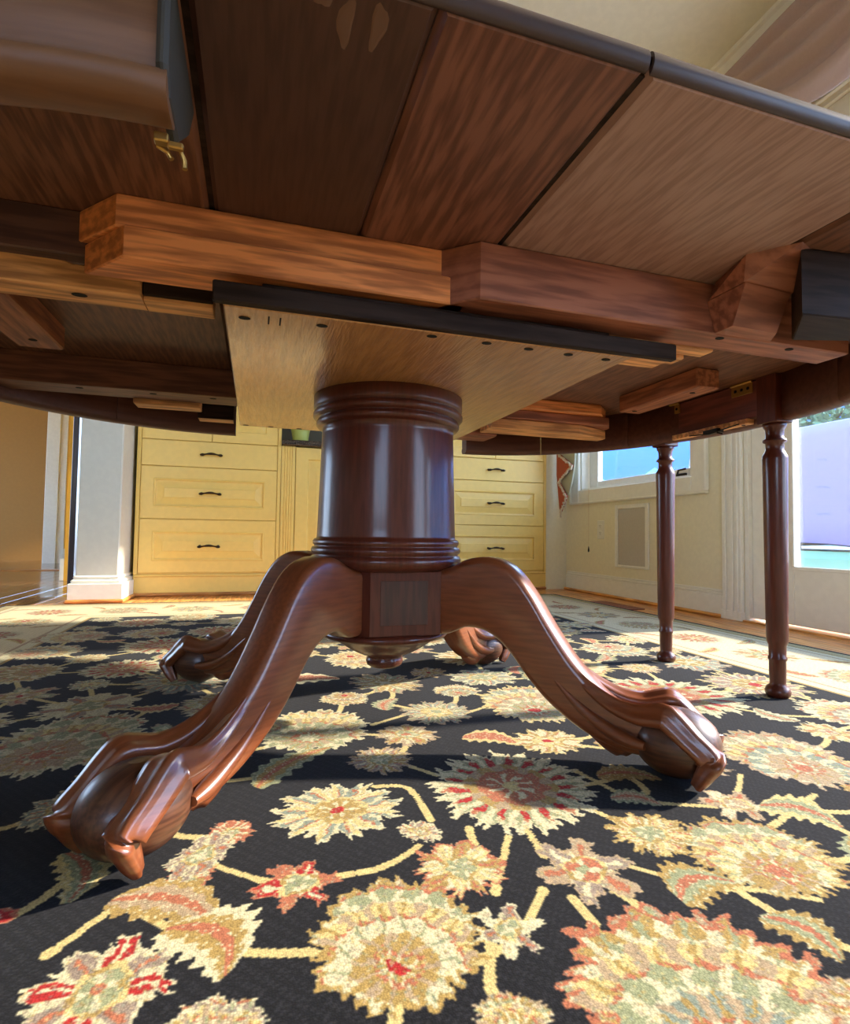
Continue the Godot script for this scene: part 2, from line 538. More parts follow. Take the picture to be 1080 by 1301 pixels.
func paint_rug() -> Image:
	warp.seed = 17
	warp.frequency = 0.06
	warp.fractal_octaves = 2
	rw = int((RX1 - RX0) / KNOT)
	rh = int((RZ1 - RZ0) / KNOT)
	rug_px.resize(rw * rh * 3)
	# borders first: dark binding, cream border, gold guards, black field
	var im := Image.create(rw, rh, false, Image.FORMAT_RGB8)
	var rings := [[0.0, INK], [0.012, Color(0.66, 0.6, 0.42)], [0.05, GOLD], [0.06, CREAM], [0.085, PINK], [0.095, Color(0.8, 0.74, 0.58)], [0.43, PINK], [0.44, CREAM], [0.475, GOLD], [0.485, INK]]
	for r in rings:
		var q := int(r[0] / KNOT)
		im.fill_rect(Rect2i(q, q, rw - 2 * q, rh - 2 * q), r[1])
	rug_px = im.get_data()
	for k in range(0, rug_px.size(), 3):
		var h := ((k * 7919) >> 5) & 0xff
		h = (h * 73 + (k % 251) * 13) & 0xff
		var v := 0.84 + 0.26 * h / 255.0
		var lint := 14 if (h * 37 + k) % 11 < 3 else 0   # lighter flecks in the wool
		rug_px[k] = mini(255, int(rug_px[k] * v) + lint)
		rug_px[k + 1] = mini(255, int(rug_px[k + 1] * v) + lint)
		rug_px[k + 2] = mini(255, int(rug_px[k + 2] * v) + lint)
	# the border's own flowers
	rng.seed = 77
	var spots := []
	var bz := RZ0 + 0.27
	var bxx := RX0 + 0.27
	while bxx < RX1 - 0.2:
		spots.append([bxx, bz]); bxx += 0.29
	bz += 0.29
	while bz < RZ1:
		spots.append([RX1 - 0.27, bz]); spots.append([RX0 + 0.27, bz]); bz += 0.29
	for k in spots.size():
		var s: Array = spots[k]
		flower([3, 1, 0][k % 3], s[0], s[1], 0.1, 0.1, k + 50, 0.3 * k)
		leaf(s[0] + 0.12, s[1] + 0.11, 0.06, 0.04, k, 0.6 * k)
		leaf(s[0] - 0.12, s[1] - 0.1, 0.06, 0.04, k + 9, 0.9 * k)
	# the vines near the viewer, then flowers as they lie
	var vines := [
		[[-.01, -.51], [.02, -.5], [.06, -.49]], [[.09, -.59], [.13, -.59], [.16, -.6], [.19, -.62]], [[.22, -.67], [.22, -.74], [.21, -.77], [.17, -.78]],
		[[.26, -.64], [.25, -.59]], [[.33, -.64], [.32, -.56]], [[.29, -.51], [.25, -.47]], [[.21, -.46], [.19, -.42], [.19, -.4]], [[.22, -.45], [.18, -.44]],
		[[.39, -.53], [.43, -.49]], [[.47, -.46], [.5, -.45], [.55, -.42]], [[.48, -.46], [.49, -.41]], [[.45, -.6], [.42, -.67]], [[.53, -.63], [.6, -.6]],
		[[.02, -.6], [-.04, -.65]], [[-.16, -.55], [-.12, -.6]], [[-.1, -.59], [-.07, -.56]], [[.31, -.49], [.31, -.45]], [[.36, -.49], [.37, -.45]],
		[[.66, -.62], [.72, -.67]], [[.24, -.52], [.3, -.61]], [[.24, -.83], [.27, -.79]], [[.48, -.75], [.5, -.66]], [[.63, -.54], [.77, -.59]], [[.42, -1.05], [.55, -1.11]], [[.22, -1.03], [.32, -1.08]],
	]
	for v in vines:
		var p := []
		for q in v: p.append(Vector2(q[0], q[1]))
		stroke(p, 0.005, 0.0045, YELLOW)
	var near := [
		[0, .11, -.73, .086, .075], [1, .13, -.49, .078, .084], [3, .36, -.73, .118, .125], [0, .22, -.57, .051, .052], [2, .05, -.59, .045, .045], [2, .35, -.53, .058, .061],
		[0, .47, -.57, .055, .05], [1, .56, -.50, .085, .08], [1, .35, -.36, .115, .105], [4, -.11, -.50, .058, .06], [2, .23, -.47, .034, .034], [5, -.06, -.63, .026, .027], [5, -.02, -.71, .027, .029],
		[0, .20, -.65, .032, .022], [1, .19, -.38, .03, .03], [1, -.02, -.44, .04, .026], [6, .45, -.475, .04, .05], [2, .63, -.60, .045, .045], [6, .51, -.65, .033, .034], [6, .70, -.56, .045, .06],
		[6, .49, -.39, .033, .04], [0, .20, -.87, .053, .055], [1, .11, -1.04, .104, .11], [0, .36, -1.07, .074, .075], [1, .58, -1.08, .11, .13], [6, .41, -.91, .05, .048], [0, .50, -.87, .066, .06],
		[3, .91, -1.05, .17, .15], [1, -.30, -1.09, .115, .15], [0, -.32, -1.29, .085, .1], [2, -.13, -1.07, .075, .075], [0, -.23, -.83, .045, .06], [6, -.07, -.59, .06, .05], [1, .85, -.71, .1, .12],
		[0, .31, -1.31, .1, .08], [6, .06, -.89, .085, .045], [0, .56, -1.30, .09, .08], [6, .11, -1.39, .096, .08], [0, .68, -.72, .05, .045], [0, .46, -.31, .04, .04], [6, -.03, -.53, .045, .06], [6, -.17, -.67, .05, .04], [0, -.05, -.67, .03, .05],
	]
	# the rest of the field carries on in the same way: flowers thrown where there is room, joined by vines
	rng.seed = 5
	var more := []
	for f in near: more.append([f[1], f[2], (f[3] + f[4]) * 0.5, -1])
	for k in 14000:
		var size: float = [0.115, 0.085, 0.06, 0.042][k * 4 / 14000]
		var p := Vector2(rng.randf_range(RX0 + 0.53, RX1 - 0.53), rng.randf_range(RZ0 + 0.53, RZ1 - 0.5))
		size *= rng.randf_range(0.85, 1.1)
		if p.x > -0.2 and p.x < 0.8 and p.y > -0.95 and p.y < -0.3 and size > 0.05: continue
		var ok := true
		for f in more:
			if absf(p.x - f[0]) < 0.25 and absf(p.y - f[1]) < 0.25 and p.distance_to(Vector2(f[0], f[1])) < f[2] + size + 0.002:
				ok = false
				break
		if ok: more.append([p.x, p.y, size, k])
	for i in more.size():
		if more[i][3] < 0: continue
		var p := Vector2(more[i][0], more[i][1])
		var links := 0
		for j in more.size():
			var q := Vector2(more[j][0], more[j][1])
			if j != i and links < 2 and p.distance_to(q) < float(more[i][2]) + float(more[j][2]) + 0.05:
				stroke([p, (p + q) / 2 + Vector2(0.012, 0.02), q], 0.0055, 0.0055, YELLOW)
				links += 1
	for k in near.size():
		var f: Array = near[k]
		if f[0] == 6: leaf(f[1], f[2], f[3], f[4] * 1.3, k, 0.35 * (k % 7) - 0.8)
		else: flower(f[0], f[1], f[2], f[3], f[4], k, 0.3 if f[0] == 1 else 0.25 * (k % 5), ["CBYGR", "GCSGR", "CSCOY", "OGYSS", "OORSS", "PPTOS", "GYGSS", "GYSGO", "OSGBC", "CTRSO", "CTCSC"][k] if k < 11 else "")
	for i in more.size():
		var m: Array = more[i]
		if m[3] < 0: continue
		var t: int = i % 7
		if m[2] < 0.05: leaf(m[0], m[1], m[2] * 1.15, m[2] * 1.3, i, i * 0.7)
		elif m[2] > 0.09: flower([1, 3, 1, 0][i % 4], m[0], m[1], m[2], m[2], i + 200, i * 0.5)
		elif t == 3: flower(2, m[0], m[1], m[2], m[2], i + 200, i * 0.5)
		else: flower([0, 1, 0][i % 3], m[0], m[1], m[2], m[2] * 0.92, i + 200, i * 0.5)
	return Image.create_from_data(rw, rh, false, Image.FORMAT_RGB8, rug_px)

func build_rug() -> void:
	var im := paint_rug()
	# wool: tufts packed like cells, light at their crowns
	var cell := FastNoiseLite.new()
	cell.noise_type = FastNoiseLite.TYPE_CELLULAR
	cell.cellular_return_type = FastNoiseLite.RETURN_DISTANCE
	cell.cellular_jitter = 0.75
	cell.frequency = 0.085
	cell.fractal_type = FastNoiseLite.FRACTAL_NONE
	var tufts := NoiseTexture2D.new()
	tufts.width = 512; tufts.height = 512
	tufts.seamless = true
	tufts.noise = cell
	var gr := Gradient.new()
	gr.set_color(0, Color(1, 1, 1)); gr.set_color(1, Color(0.74, 0.74, 0.74))
	tufts.color_ramp = gr
	var m := plain(Color(1, 1, 1), 0.95, 0.0, 0.15)
	m.albedo_texture = tufts
	m.heightmap_enabled = true
	m.heightmap_texture = tufts
	m.heightmap_scale = 0.06
	var kx := (RX1 - RX0) / 0.088
	var kz := (RZ1 - RZ0) / 0.088
	m.uv1_scale = Vector3(kx, kz, 1)
	m.detail_enabled = true
	m.detail_blend_mode = BaseMaterial3D.BLEND_MODE_MUL
	m.detail_uv_layer = BaseMaterial3D.DETAIL_UV_2
	m.detail_albedo = ImageTexture.create_from_image(im)
	m.rim_enabled = true
	m.rim = 0.08
	var st := SurfaceTool.new()
	st.begin(Mesh.PRIMITIVE_TRIANGLES)
	st.set_smooth_group(-1)
	var h := 0.012
	var nx := 24
	var nz := 36
	var P := func(i: int, j: int) -> void:
		var u := float(i) / nx
		var v := float(j) / nz
		st.set_uv(Vector2(u, v)); st.set_uv2(Vector2(u, v))
		st.add_vertex(Vector3(lerpf(RX0, RX1, u), h, lerpf(RZ0, RZ1, v)))
	for j in nz:
		for i in nx:
			P.call(i, j); P.call(i + 1, j); P.call(i, j + 1)
			P.call(i + 1, j); P.call(i + 1, j + 1); P.call(i, j + 1)
	st.generate_normals()
	st.generate_tangents()
	var rug := thing("rug", "black floral wool rug with gold and cream flowers under the table", "rug")
	rug.position.y = -0.012
	put("pile", st.commit(), m, rug)
	var b := MB.new()
	bx(b, Vector3(RX0 - 0.004, 0.0005, RZ0 - 0.004), Vector3(RX0 + 0.008, h + 0.001, RZ1), 0.003)
	bx(b, Vector3(RX1 - 0.008, 0.0005, RZ0 - 0.004), Vector3(RX1 + 0.004, h + 0.001, RZ1), 0.003)
	bx(b, Vector3(RX0, 0.0005, RZ0 - 0.004), Vector3(RX1, h + 0.001, RZ0 + 0.008), 0.003)
	obj("bound_edge", b, plain(Color(0.12, 0.1, 0.1), 0.9), rug, "dark bound edge")
	var f := MB.new()
	rng.seed = 3
	var x := RX0
	while x < RX1:
		var dz := rng.randf_range(0.02, 0.035)
		tube(f, [Vector3(x, 0.006, RZ0), Vector3(x + rng.randf_range(-0.006, 0.006), 0.003, RZ0 - dz)], [0.003, 0.0015], 4)
		x += 0.014
	var fr := obj("fringe", f, M.fringe, rug, "short cream fringe")
	fr.set_meta("kind", "stuff")

# ------------------------------------------------------------------ table
var table: Node3D

func tpart(called: String, mb: MB, mat: Material, label := "", parent: Node = null) -> MeshInstance3D:
	var o := obj(called, mb, mat, parent if parent else table, label)
	if parent == null:
		o.position = -table.position
	return o

func tbox(called: String, x0: float, x1: float, y0: float, y1: float, z0: float, z1: float, mat: Material, b := 0.002, label := "") -> MeshInstance3D:
	var mb := MB.new()
	bx(mb, Vector3(x0, y0, z0), Vector3(x1, y1, z1), b)
	return tpart(called, mb, mat, label)

func tprism(called: String, poly: Array, t0: float, t1: float, mat: Material, axis := "y", b := 0.002) -> MeshInstance3D:
	var mb := MB.new()
	prism(mb, poly, t0, t1, axis, b)
	return tpart(called, mb, mat)

func hole(parent: Node3D, x: float, y: float, z: float, r := 0.0055, long := 1.35) -> void:
	var mb := MB.new()
	var rings := []
	for d in [[1.0, -0.0006], [0.96, -0.001], [0.7, 0.003]]:
		var ring := []
		for i in 12:
			var a := TAU * i / 12
			ring.append(Vector3(x + cos(a) * r * long * d[0], y + d[1], z + sin(a) * r * d[0]))
		rings.append(ring)
	loft(mb, rings)
	obj("screw_hole", mb, M.hole, parent)

# half of the round-ended top: sx = +1 right end, -1 left end
func end_outline(xs: float, a: float, b: float, sx: float, n := 40) -> Array:
	var p := []
	for i in n + 1:
		var t := -PI / 2 + PI * i / n
		p.append(Vector2(xs + sx * a * cos(t), PCZ + b * sin(t)))
	return p

func board(called: String, poly: Array, mat: Material, b := 0.006) -> MeshInstance3D:
	var mb := MB.new()
	# rounded edge: three chamfer layers
	prism(mb, poly, UNDER, TOPY, "y", b)
	return tpart(called, mb, mat)

func apron_run(xs: float, a: float, b: float, sx: float, y0: float, t0: float, t1: float, mat: Material, n: int) -> MeshInstance3D:
	var mb := MB.new()
	var sec := [[0.0, UNDER], [0.0, y0 + 0.024], [-0.0025, y0 + 0.021], [0.002, y0 + 0.018], [0.0035, y0 + 0.011], [0.001, y0 + 0.004], [-0.007, y0 + 0.0005], [-0.018, y0], [-0.03, y0 + 0.001], [-0.038, y0 + 0.005], [-0.04, y0 + 0.012], [-0.04, UNDER]]
	var rings := []
	for i in n + 1:
		var t := lerpf(t0, t1, float(i) / n)
		var ring := []
		for s in sec:
			ring.append(Vector3(xs + sx * (a + s[0]) * cos(t), s[1], PCZ + (b + s[0]) * sin(t)))
		rings.append(ring)
	loft(mb, rings)
	return tpart("apron_segment", mb, mat)

func round_rect(hw: float, hh: float, r: float) -> Array:
	var o := []
	for c in 4:
		var sx := [1.0, -1.0, -1.0, 1.0][c] as float
		var sy := [1.0, 1.0, -1.0, -1.0][c] as float
		for k in 5:
			var t := PI / 2 * (c + k / 4.0)
			o.append(Vector2(sx * (hw - r) + cos(t) * r, sy * (hh - r) + sin(t) * r))
	return o

# one cabriole leg, out along +x from the pedestal's axis, with its claw foot
func make_leg() -> Node3D:
	var top := [Vector2(.108, .290), Vector2(.15, .3), Vector2(.19, .3165), Vector2(.23, .3185), Vector2(.268, .301), Vector2(.302, .262), Vector2(.338, .205), Vector2(.378, .15), Vector2(.426, .106), Vector2(.462, .088), Vector2(.5, .08)]
	var bot := [Vector2(.108, .18), Vector2(.145, .181), Vector2(.18, .196), Vector2(.216, .1945), Vector2(.246, .18), Vector2(.272, .155), Vector2(.302, .118), Vector2(.342, .08), Vector2(.395, .047), Vector2(.45, .03), Vector2(.5, .028)]
	var wid := [.0255, .026, .0275, .029, .0295, .0295, .029, .0285, .028, .03, .03]
	var n := 54
	var T := crom(top, n)
	var B := crom(bot, n)
	var W := cromf(wid, n)
	var mb := MB.new()
	var rings := []
	for i in n + 1:
		var c: Vector2 = (T[i] + B[i]) / 2
		var d: Vector2 = (T[i] - B[i]) / 2
		var hh := d.length()
		d = d.normalized()
		var ring := []
		for p in round_rect(W[i], hh, 0.011):
			# the top is a little crowned, the sides a little hollow
			var crown := 0.004 * (1.0 - pow(p.x / W[i], 2.0)) * (1.0 if p.y > 0 else 0.4) * signf(p.y)
			var e: Vector2 = c + d * (p.y + crown)
			ring.append(Vector3(e.x, e.y, p.x))
		rings.append(ring)
	loft(mb, rings)
	var leg := obj("cabriole_leg", mb, M.polish_x, table)
	# ball held by the claws
	var bm := MB.new()
	ball(bm, Vector3(.525, .051, 0), Vector3(.063, .051, .056), 44)
	obj("ball", bm, M.ball, leg, "carved ball in the claw")
	for s in [-1.0, 1.0]:
		var tm := MB.new()
		var path := [Vector3(.33, .19, .014 * s), Vector3(.38, .136, .018 * s), Vector3(.43, .104, .026 * s), Vector3(.47, .094, .034 * s), Vector3(.5, .0985, .041 * s), Vector3(.514, .1005, .0435 * s), Vector3(.527, .092, .046 * s), Vector3(.55, .071, .049 * s), Vector3(.567, .056, .0505 * s), Vector3(.572, .047, .0505 * s), Vector3(.567, .034, .05 * s), Vector3(.56, .02, .0485 * s), Vector3(.553, .0075, .0465 * s)]
		var rr := [.003, .009, .0125, .0145, .0165, .0172, .0165, .0145, .0145, .015, .0125, .0105, .0075]
		var pts := crom(path, 60)
		var rad := cromf(rr, 60)
		var wide := cromf([1.0, 1.0, 1.1, 1.25, 1.4, 1.45, 1.5, 1.55, 1.5, 1.4, 1.35, 1.3, 1.2], 60)
		var rg := []
		for i in pts.size():
			var a: Vector3 = pts[maxi(i - 1, 0)]
			var b: Vector3 = pts[mini(i + 1, pts.size() - 1)]
			var d := (b - a).normalized()
			var side := d.cross(Vector3(-0.35, 1, 0.25 * s)).normalized()
			var u := side.cross(d).normalized()
			var ring := []
			for j in 20:
				var t := TAU * j / 20
				# a ridged, almond section: sharper along the back of the toe
				var k := 1.0 - 0.36 * pow(absf(sin(2.0 * t)), 1.1) if sin(t) > 0 else 1.0
				ring.append(pts[i] + side * cos(t) * rad[i] * k * wide[i] + u * sin(t) * rad[i] * k * 1.1)
			rg.append(ring)
		loft(tm, rg)
		obj("toe", tm, M.polish_x, leg)
		# a sinew along the side of the ankle
		var um := MB.new()
		var q2 := crom([Vector3(.34, .13, .026 * s), Vector3(.39, .085, .0275 * s), Vector3(.43, .062, .031 * s), Vector3(.46, .052, .037 * s), Vector3(.485, .05, .045 * s)], 26)
		tube(um, q2, cromf([.002, .008, .0105, .011, .006], 26), 14)
		obj("sinew", um, M.polish_x, leg)
	var hm := MB.new()
	var p3 := crom([Vector3(.40, .055, 0), Vector3(.43, .043, 0), Vector3(.452, .034, 0), Vector3(.462, .024, 0)], 16)
	tube(hm, p3, cromf([.016, .024, .024, .014], 16), 14)
	obj("back_claw", hm, M.polish_x, leg)
	return leg

func turned_leg(x: float, z: float) -> void:
	var leg := Node3D.new()
	leg.name = "turned_leg"
	table.add_child(leg, true)
	leg.position = Vector3(x, 0, z) - table.position
	var mb := MB.new()
	var prof := [[.0, .0], [.021, .0], [.0255, .006], [.0265, .014], [.023, .022], [.0165, .028], [.0165, .034], [.0175, .056], [.0175, .082], [.0195, .085], [.0195, .09], [.0175, .093], [.0185, .118], [.0215, .124], [.0225, .13], [.0255, .5], [.0265, .548], [.026, .556], [.0215, .564], [.019, .57], [.019, .586], [.0245, .589], [.0245, .594], [.0195, .597], [.0185, .603], [.0195, .618], [.0235, .624], [.0245, .631], [.02, .634], [0.0, .634]]
	lathe(mb, prof, 0, 0, 32)
	obj("shaft", mb, M.polish_y, leg)
	var b := MB.new()
	bx(b, Vector3(-.026, .632, -.026), Vector3(.026, UNDER, .026), 0.002)
	obj("block", b, M.polish_y, leg)

func hinge(x: float, y: float, z: float) -> void:
	var h := MB.new()
	bx(h, Vector3(x - .003, y - .028, z - .03), Vector3(x, y - .002, z + .03), 0.0005)
	tube(h, [Vector3(x - .004, y, z - .03), Vector3(x - .004, y, z + .03)], [.0035, .0035], 10)
	var o := tpart("hinge", h, M.brass, "small brass hinge")
	for k in [-1, 0, 1]:
		var s := MB.new()
		ball(s, Vector3(x - .0032, y - .015, z + k * .018), Vector3(.001, .0045, .0045), 10)
		obj("screw", s, M.iron, o)

func build_table() -> void:
	table = thing("dining_table", "dark mahogany pedestal dining table with claw and ball feet seen from beneath", "table", Vector3(PCX, 0, PCZ))
	# ---- top: two loose leaves between two round ends
	var zf := PCZ + 0.703
	var zb := PCZ - 0.703
	board("leaf_board", [Vector2(-.058, zb), Vector2(.1195, zb), Vector2(.1195, zf), Vector2(-.058, zf)], M.leaf_dark)
	board("leaf_board", [Vector2(.1205, zb), Vector2(.3, zb), Vector2(.3, zf), Vector2(.1205, zf)], M.leaf_red)
	board("leaf_board", [Vector2(.304, zb), Vector2(.662, zb), Vector2(.662, zf), Vector2(.304, zf)], M.leaf_pale)
	board("round_end", end_outline(.665, .575, .703, 1.0), M.leaf_old)
	board("round_end", end_outline(-.062, .66, .703, -1.0), M.leaf_old)
	# dark tongues inside the joints
	for x in [-.06, .302, .6635]:
		tbox("joint_tongue", x - .012, x + .012, .75, .76, zb + .01, zf - .01, M.dark, .0005)
	# the moulded rim that the leaves and ends show towards the room
	for seg in [[-.058, .3], [.304, .662]]:
		for z in [zf, zb]:
			var rim := MB.new()
			var s := 1.0 if z == zf else -1.0
			var ring := []
			var ring2 := []
			for k in 9:
				var t := -PI / 2 + PI * k / 8
				ring.append(Vector3(seg[0], 0.7555 + sin(t) * .0098, z + s * (cos(t) * .007 - .004)))
				ring2.append(Vector3(seg[1], 0.7555 + sin(t) * .0098, z + s * (cos(t) * .007 - .004)))
			loft(rim, [ring, ring2])
			tpart("moulded_edge", rim, M.edge, "dark rounded edge")
	# rubbed patches on the underside of the first leaf
	for p in [[.055, -.397, .006, .021], [.079, -.393, .006, .02], [.036, -.375, .007, .016]]:
		var sm := MB.new()
		var ring := []
		var ring2 := []
		for k in 16:
			var a := TAU * k / 16
			var w := 1.0 + 0.2 * sin(3.0 * a + p[0] * 90.0)
			ring.append(Vector3(p[0] + cos(a) * p[2] * w, UNDER - .0002, p[1] + sin(a) * p[3] * w))
			ring2.append(Vector3(p[0] + cos(a) * p[2] * w * .7, UNDER - .0004, p[1] + sin(a) * p[3] * w * .7))
		loft(sm, [ring, ring2])
		tpart("rubbed_patch", sm, plain(Color(0.42, 0.3, 0.23), 0.8), "pale rubbed patch")
	# ---- aprons under the round ends, built up of short curved blocks
	for k in 5:
		apron_run(.668, .53, .675, 1.0, .637, lerpf(-PI / 2, 0.95, k / 5.0) + .001, lerpf(-PI / 2, 0.95, (k + 1) / 5.0) - .001, M.apron, 14)
	for k in 6:
		apron_run(-.064, .63, .675, -1.0, .65, lerpf(-PI / 2, PI / 2, k / 6.0) + .001, lerpf(-PI / 2, PI / 2, (k + 1) / 6.0) - .001, M.apron_face if k == 5 else M.apron, 14)
	# brass catch on the end of the near apron
	var ct := MB.new()
	bx(ct, Vector3(-.078, .643, -.432), Vector3(-.068, .65, -.424), .001)
	tube(ct, [Vector3(-.077, .6455, -.434), Vector3(-.07, .643, -.436), Vector3(-.067, .638, -.436)], [.002, .002, .002], 8)
	bx(ct, Vector3(-.069, .641, -.431), Vector3(-.058, .646, -.426), .001)
	tube(ct, [Vector3(-.062, .646, -.43), Vector3(-.058, .637, -.434), Vector3(-.0575, .631, -.434)], [.0014, .002, .002], 8)
	tpart("leaf_catch", ct, M.brass, "small brass leaf catch")
	tprism("end_block", [Vector2(-.385, UNDER), Vector2(-.53, UNDER), Vector2(-.5, .7), Vector2(-.445, .656), Vector2(-.4, .656), Vector2(-.385, .67)], -.0715, -.0635, M.end_grain, "x", .003)
	# ---- slides and rails
	tprism("slide_rail", [Vector2(-.161, -.683), Vector2(.262, -.683), Vector2(.262, -.738), Vector2(-.212, -.738)], .706, UNDER, M.rail)
	tprism("slide_rail", [Vector2(-.15, -.674), Vector2(.262, -.674), Vector2(.262, -.738), Vector2(-.205, -.738)], .668, .7055, M.rail)
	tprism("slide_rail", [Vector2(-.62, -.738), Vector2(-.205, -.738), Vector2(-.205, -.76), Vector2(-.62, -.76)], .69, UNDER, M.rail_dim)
	var r2 := tprism("slide_rail", [Vector2(.271, -.645), Vector2(.93, -.645), Vector2(.93, -.7), Vector2(.224, -.7), Vector2(.229, -.684)], .668, UNDER, M.rail_red)
	hole(r2, .672, .668, -.655)
	hole(r2, .815, .668, -.657)
	tprism("slide_rail", [Vector2(.2, -.701), Vector2(.705, -.701), Vector2(.705, -.728), Vector2(.2, -.728)], .664, UNDER, M.rail_pale)
	tprism("slide_rail", [Vector2(.2, -.729), Vector2(.672, -.729), Vector2(.672, -.758), Vector2(.2, -.758)], .657, UNDER, M.rail_pale)
	tbox("spacer_strip", .0, .5, .6555, .667, -.757, -.69, M.dark, .001)
	var r3 := tprism("slide_rail", [Vector2(-.62, .668), Vector2(-.152, .668), Vector2(-.152, .7), Vector2(-.232, .7), Vector2(-.246, .704), Vector2(-.254, .712), Vector2(-.262, .728), Vector2(-.62, .728)], -.835, -.785, M.rail_pale, "z")
	hole(r3, -.228, .668, -.805, .006, 1.6)
	tbox("slide_rail", -.1515, -.064, .668, .71, -.835, -.797, M.rail_pale, .001)
	tbox("slide_rail", -.1515, -.064, .674, UNDER, -.797, -.79, M.dark, .001)
	var cb := tbox("cross_bar", -.43, -.355, .7, UNDER, -1.18, -.92, M.rail_z, .003)
	hole(cb, -.39, .7, -1.13)
	cb = tbox("cross_bar", .935, 1.0, .7, UNDER, -1.25, -.975, M.rail_z, .003)
	hole(cb, .965, .7, -1.02)
	hole(cb, .962, .7, -1.22)
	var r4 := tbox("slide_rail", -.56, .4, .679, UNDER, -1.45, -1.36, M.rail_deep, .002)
	for x in [-.385, -.235, -.105]: hole(r4, x, .679, -1.385, .005, 1.6)
	tbox("slide_rail", -.29, -.14, .668, UNDER, -1.505, -1.452, M.rail_pale, .002)
	tbox("slide_rail", -.156, -.064, .664, .72, -1.61, -1.556, M.dark, .002)
	tbox("glue_block", -.154, -.066, .6635, .6655, -1.606, -1.56, M.rail_pale, .0005)
	# the far right slides, three layers
	tprism("slide_rail", [Vector2(.4, -1.35), Vector2(.95, -1.35), Vector2(1.0, -1.4), Vector2(1.0, -1.45), Vector2(.4, -1.45)], .715, UNDER, M.rail, "y", .003)
	tprism("slide_rail", [Vector2(.66, -1.37), Vector2(.99, -1.37), Vector2(1.02, -1.41), Vector2(1.02, -1.46), Vector2(.66, -1.46)], .69, .7145, M.rail_red, "y", .002)
	tprism("slide_rail", [Vector2(.62, -1.385), Vector2(.9, -1.385), Vector2(1.02, -1.43), Vector2(1.02, -1.47), Vector2(.62, -1.47)], .662, .6895, M.rail_pale, "y", .002)
	tbox("glue_block", .5, .69, .66, UNDER, -1.60, -1.5, M.rail_red, .004)
	# split block of laminated end grain beside the right slide
	var bl := MB.new()
	loft(bl, [[Vector3(.652, .669, -.612), Vector3(.737, .669, -.614), Vector3(.76, .669, -.644), Vector3(.652, .669, -.644)], [Vector3(.638, .715, -.577), Vector3(.728, .715, -.583), Vector3(.75, .715, -.644), Vector3(.638, .715, -.644)]], false)
	tpart("corner_block", bl, M.rail_red)
	var bl2 := MB.new()
	loft(bl2, [[Vector3(.637, .716, -.579), Vector3(.732, .716, -.585), Vector3(.75, .716, -.64), Vector3(.637, .716, -.64)], [Vector3(.624, UNDER, -.563), Vector3(.665, UNDER, -.515), Vector3(.76, UNDER, -.55), Vector3(.65, UNDER, -.64)]], false)
	tpart("corner_block", bl2, M.rail_red)
	tprism("corner_rail", [Vector2(.675, -.525), Vector2(.97, -.49), Vector2(.985, -.53), Vector2(.75, -.6)], .655, UNDER, M.dark)
	# ---- plate and its dark edge bar
	var pl := tbox("pedestal_plate", -.044, .53, .628, .655, -1.438, -.677, M.plate, .002)
	for p in [[-.02, -.708], [.075, -.702], [.22, -.69], [.3, -.69], [.366, -.692], [.432, -.694], [.497, -.695]]:
		hole(pl, p[0], .628, p[1], .005, 1.5)
	for p in [-.03, .03, .1]: hole(pl, p, .628, -1.425, .004, 1.8)
	for x in [.008, .022]:
		var mk := MB.new()
		bx(mk, Vector3(x, .6276, -.72), Vector3(x + .002, .629, -.694), .0002)
		obj("scribed_mark", mk, M.hole, pl)
	tbox("edge_bar", -.055, .6, .6285, .6525, -.6765, -.664, M.dark, .0015)
	tbox("slide_rail", .535, .6, .632, .6585, -.72, -.677, M.rail_pale, .001)
	# ---- column, block, dish
	var col := MB.new()
	var prof := [[0.0, .292], [.126, .293], [.138, .297], [.1455, .302], [.1485, .308], [.1485, .313], [.146, .318], [.1425, .3195], [.1425, .322], [.1465, .325], [.1475, .33], [.1455, .335], [.1415, .3365], [.1415, .339], [.144, .341], [.1445, .346], [.142, .35], [.1375, .352], [.1368, .356]]
	for k in range(1, 20): prof.append([lerpf(.1365, .1305, k / 20.0), lerpf(.36, .562, k / 20.0)])
	prof += [[.1303, .566], [.1325, .567], [.1385, .568], [.142, .572], [.1425, .576], [.1405, .581], [.138, .5825], [.138, .5845], [.1455, .585], [.149, .589], [.149, .5945], [.1465, .5985], [.1435, .6], [.1435, .602], [.1475, .603], [.148, .608], [.148, .628], [0.0, .6279]]
	lathe(col, prof, PCX, PCZ, 96)
	tpart("column", col, M.polish_y)
	var oc := []
	var ap := .1145
	var cut := .049
	for q in [[ap, -ap + cut], [ap, ap - cut], [ap - cut, ap], [-ap + cut, ap], [-ap, ap - cut], [-ap, -ap + cut], [-ap + cut, -ap], [ap - cut, -ap]]:
		oc.append(Vector2(PCX + q[0] + .011, PCZ + q[1]))
	var blk := tprism("pedestal_block", oc, .178, .2935, M.polish_y, "y", .0015)
	for k in 4:
		var im := MB.new()
		bx(im, Vector3(-.044, .198, ap - .002), Vector3(.044, .277, ap + .0007), .0004)
		var pn := obj("inlay_panel", im, M.inlay, blk, "darker veneer panel")
		pn.position = Vector3(PCX + .008, 0, PCZ)
		pn.rotation.y = k * PI / 2
	var ds := MB.new()
	lathe(ds, [[0.0, .179], [.117, .178], [.1235, .174], [.1245, .169], [.121, .1645], [.108, .161], [.1, .158], [.088, .15], [.068, .137], [.05, .1285], [.037, .1245], [.033, .122], [.0355, .118], [.0365, .112], [.034, .105], [.028, .1015], [0.0, .1008]], PCX, PCZ, 72)
	tpart("turned_drop", ds, M.polish_y)
	# ---- four claw-foot legs
	var leg := make_leg()
	leg.rotation.y = -PI / 4
	for k in 3:
		var c := leg.duplicate()
		c.name = "cabriole_leg"
		table.add_child(c, true)
		c.rotation.y = -PI / 4 + PI / 2 * (k + 1)
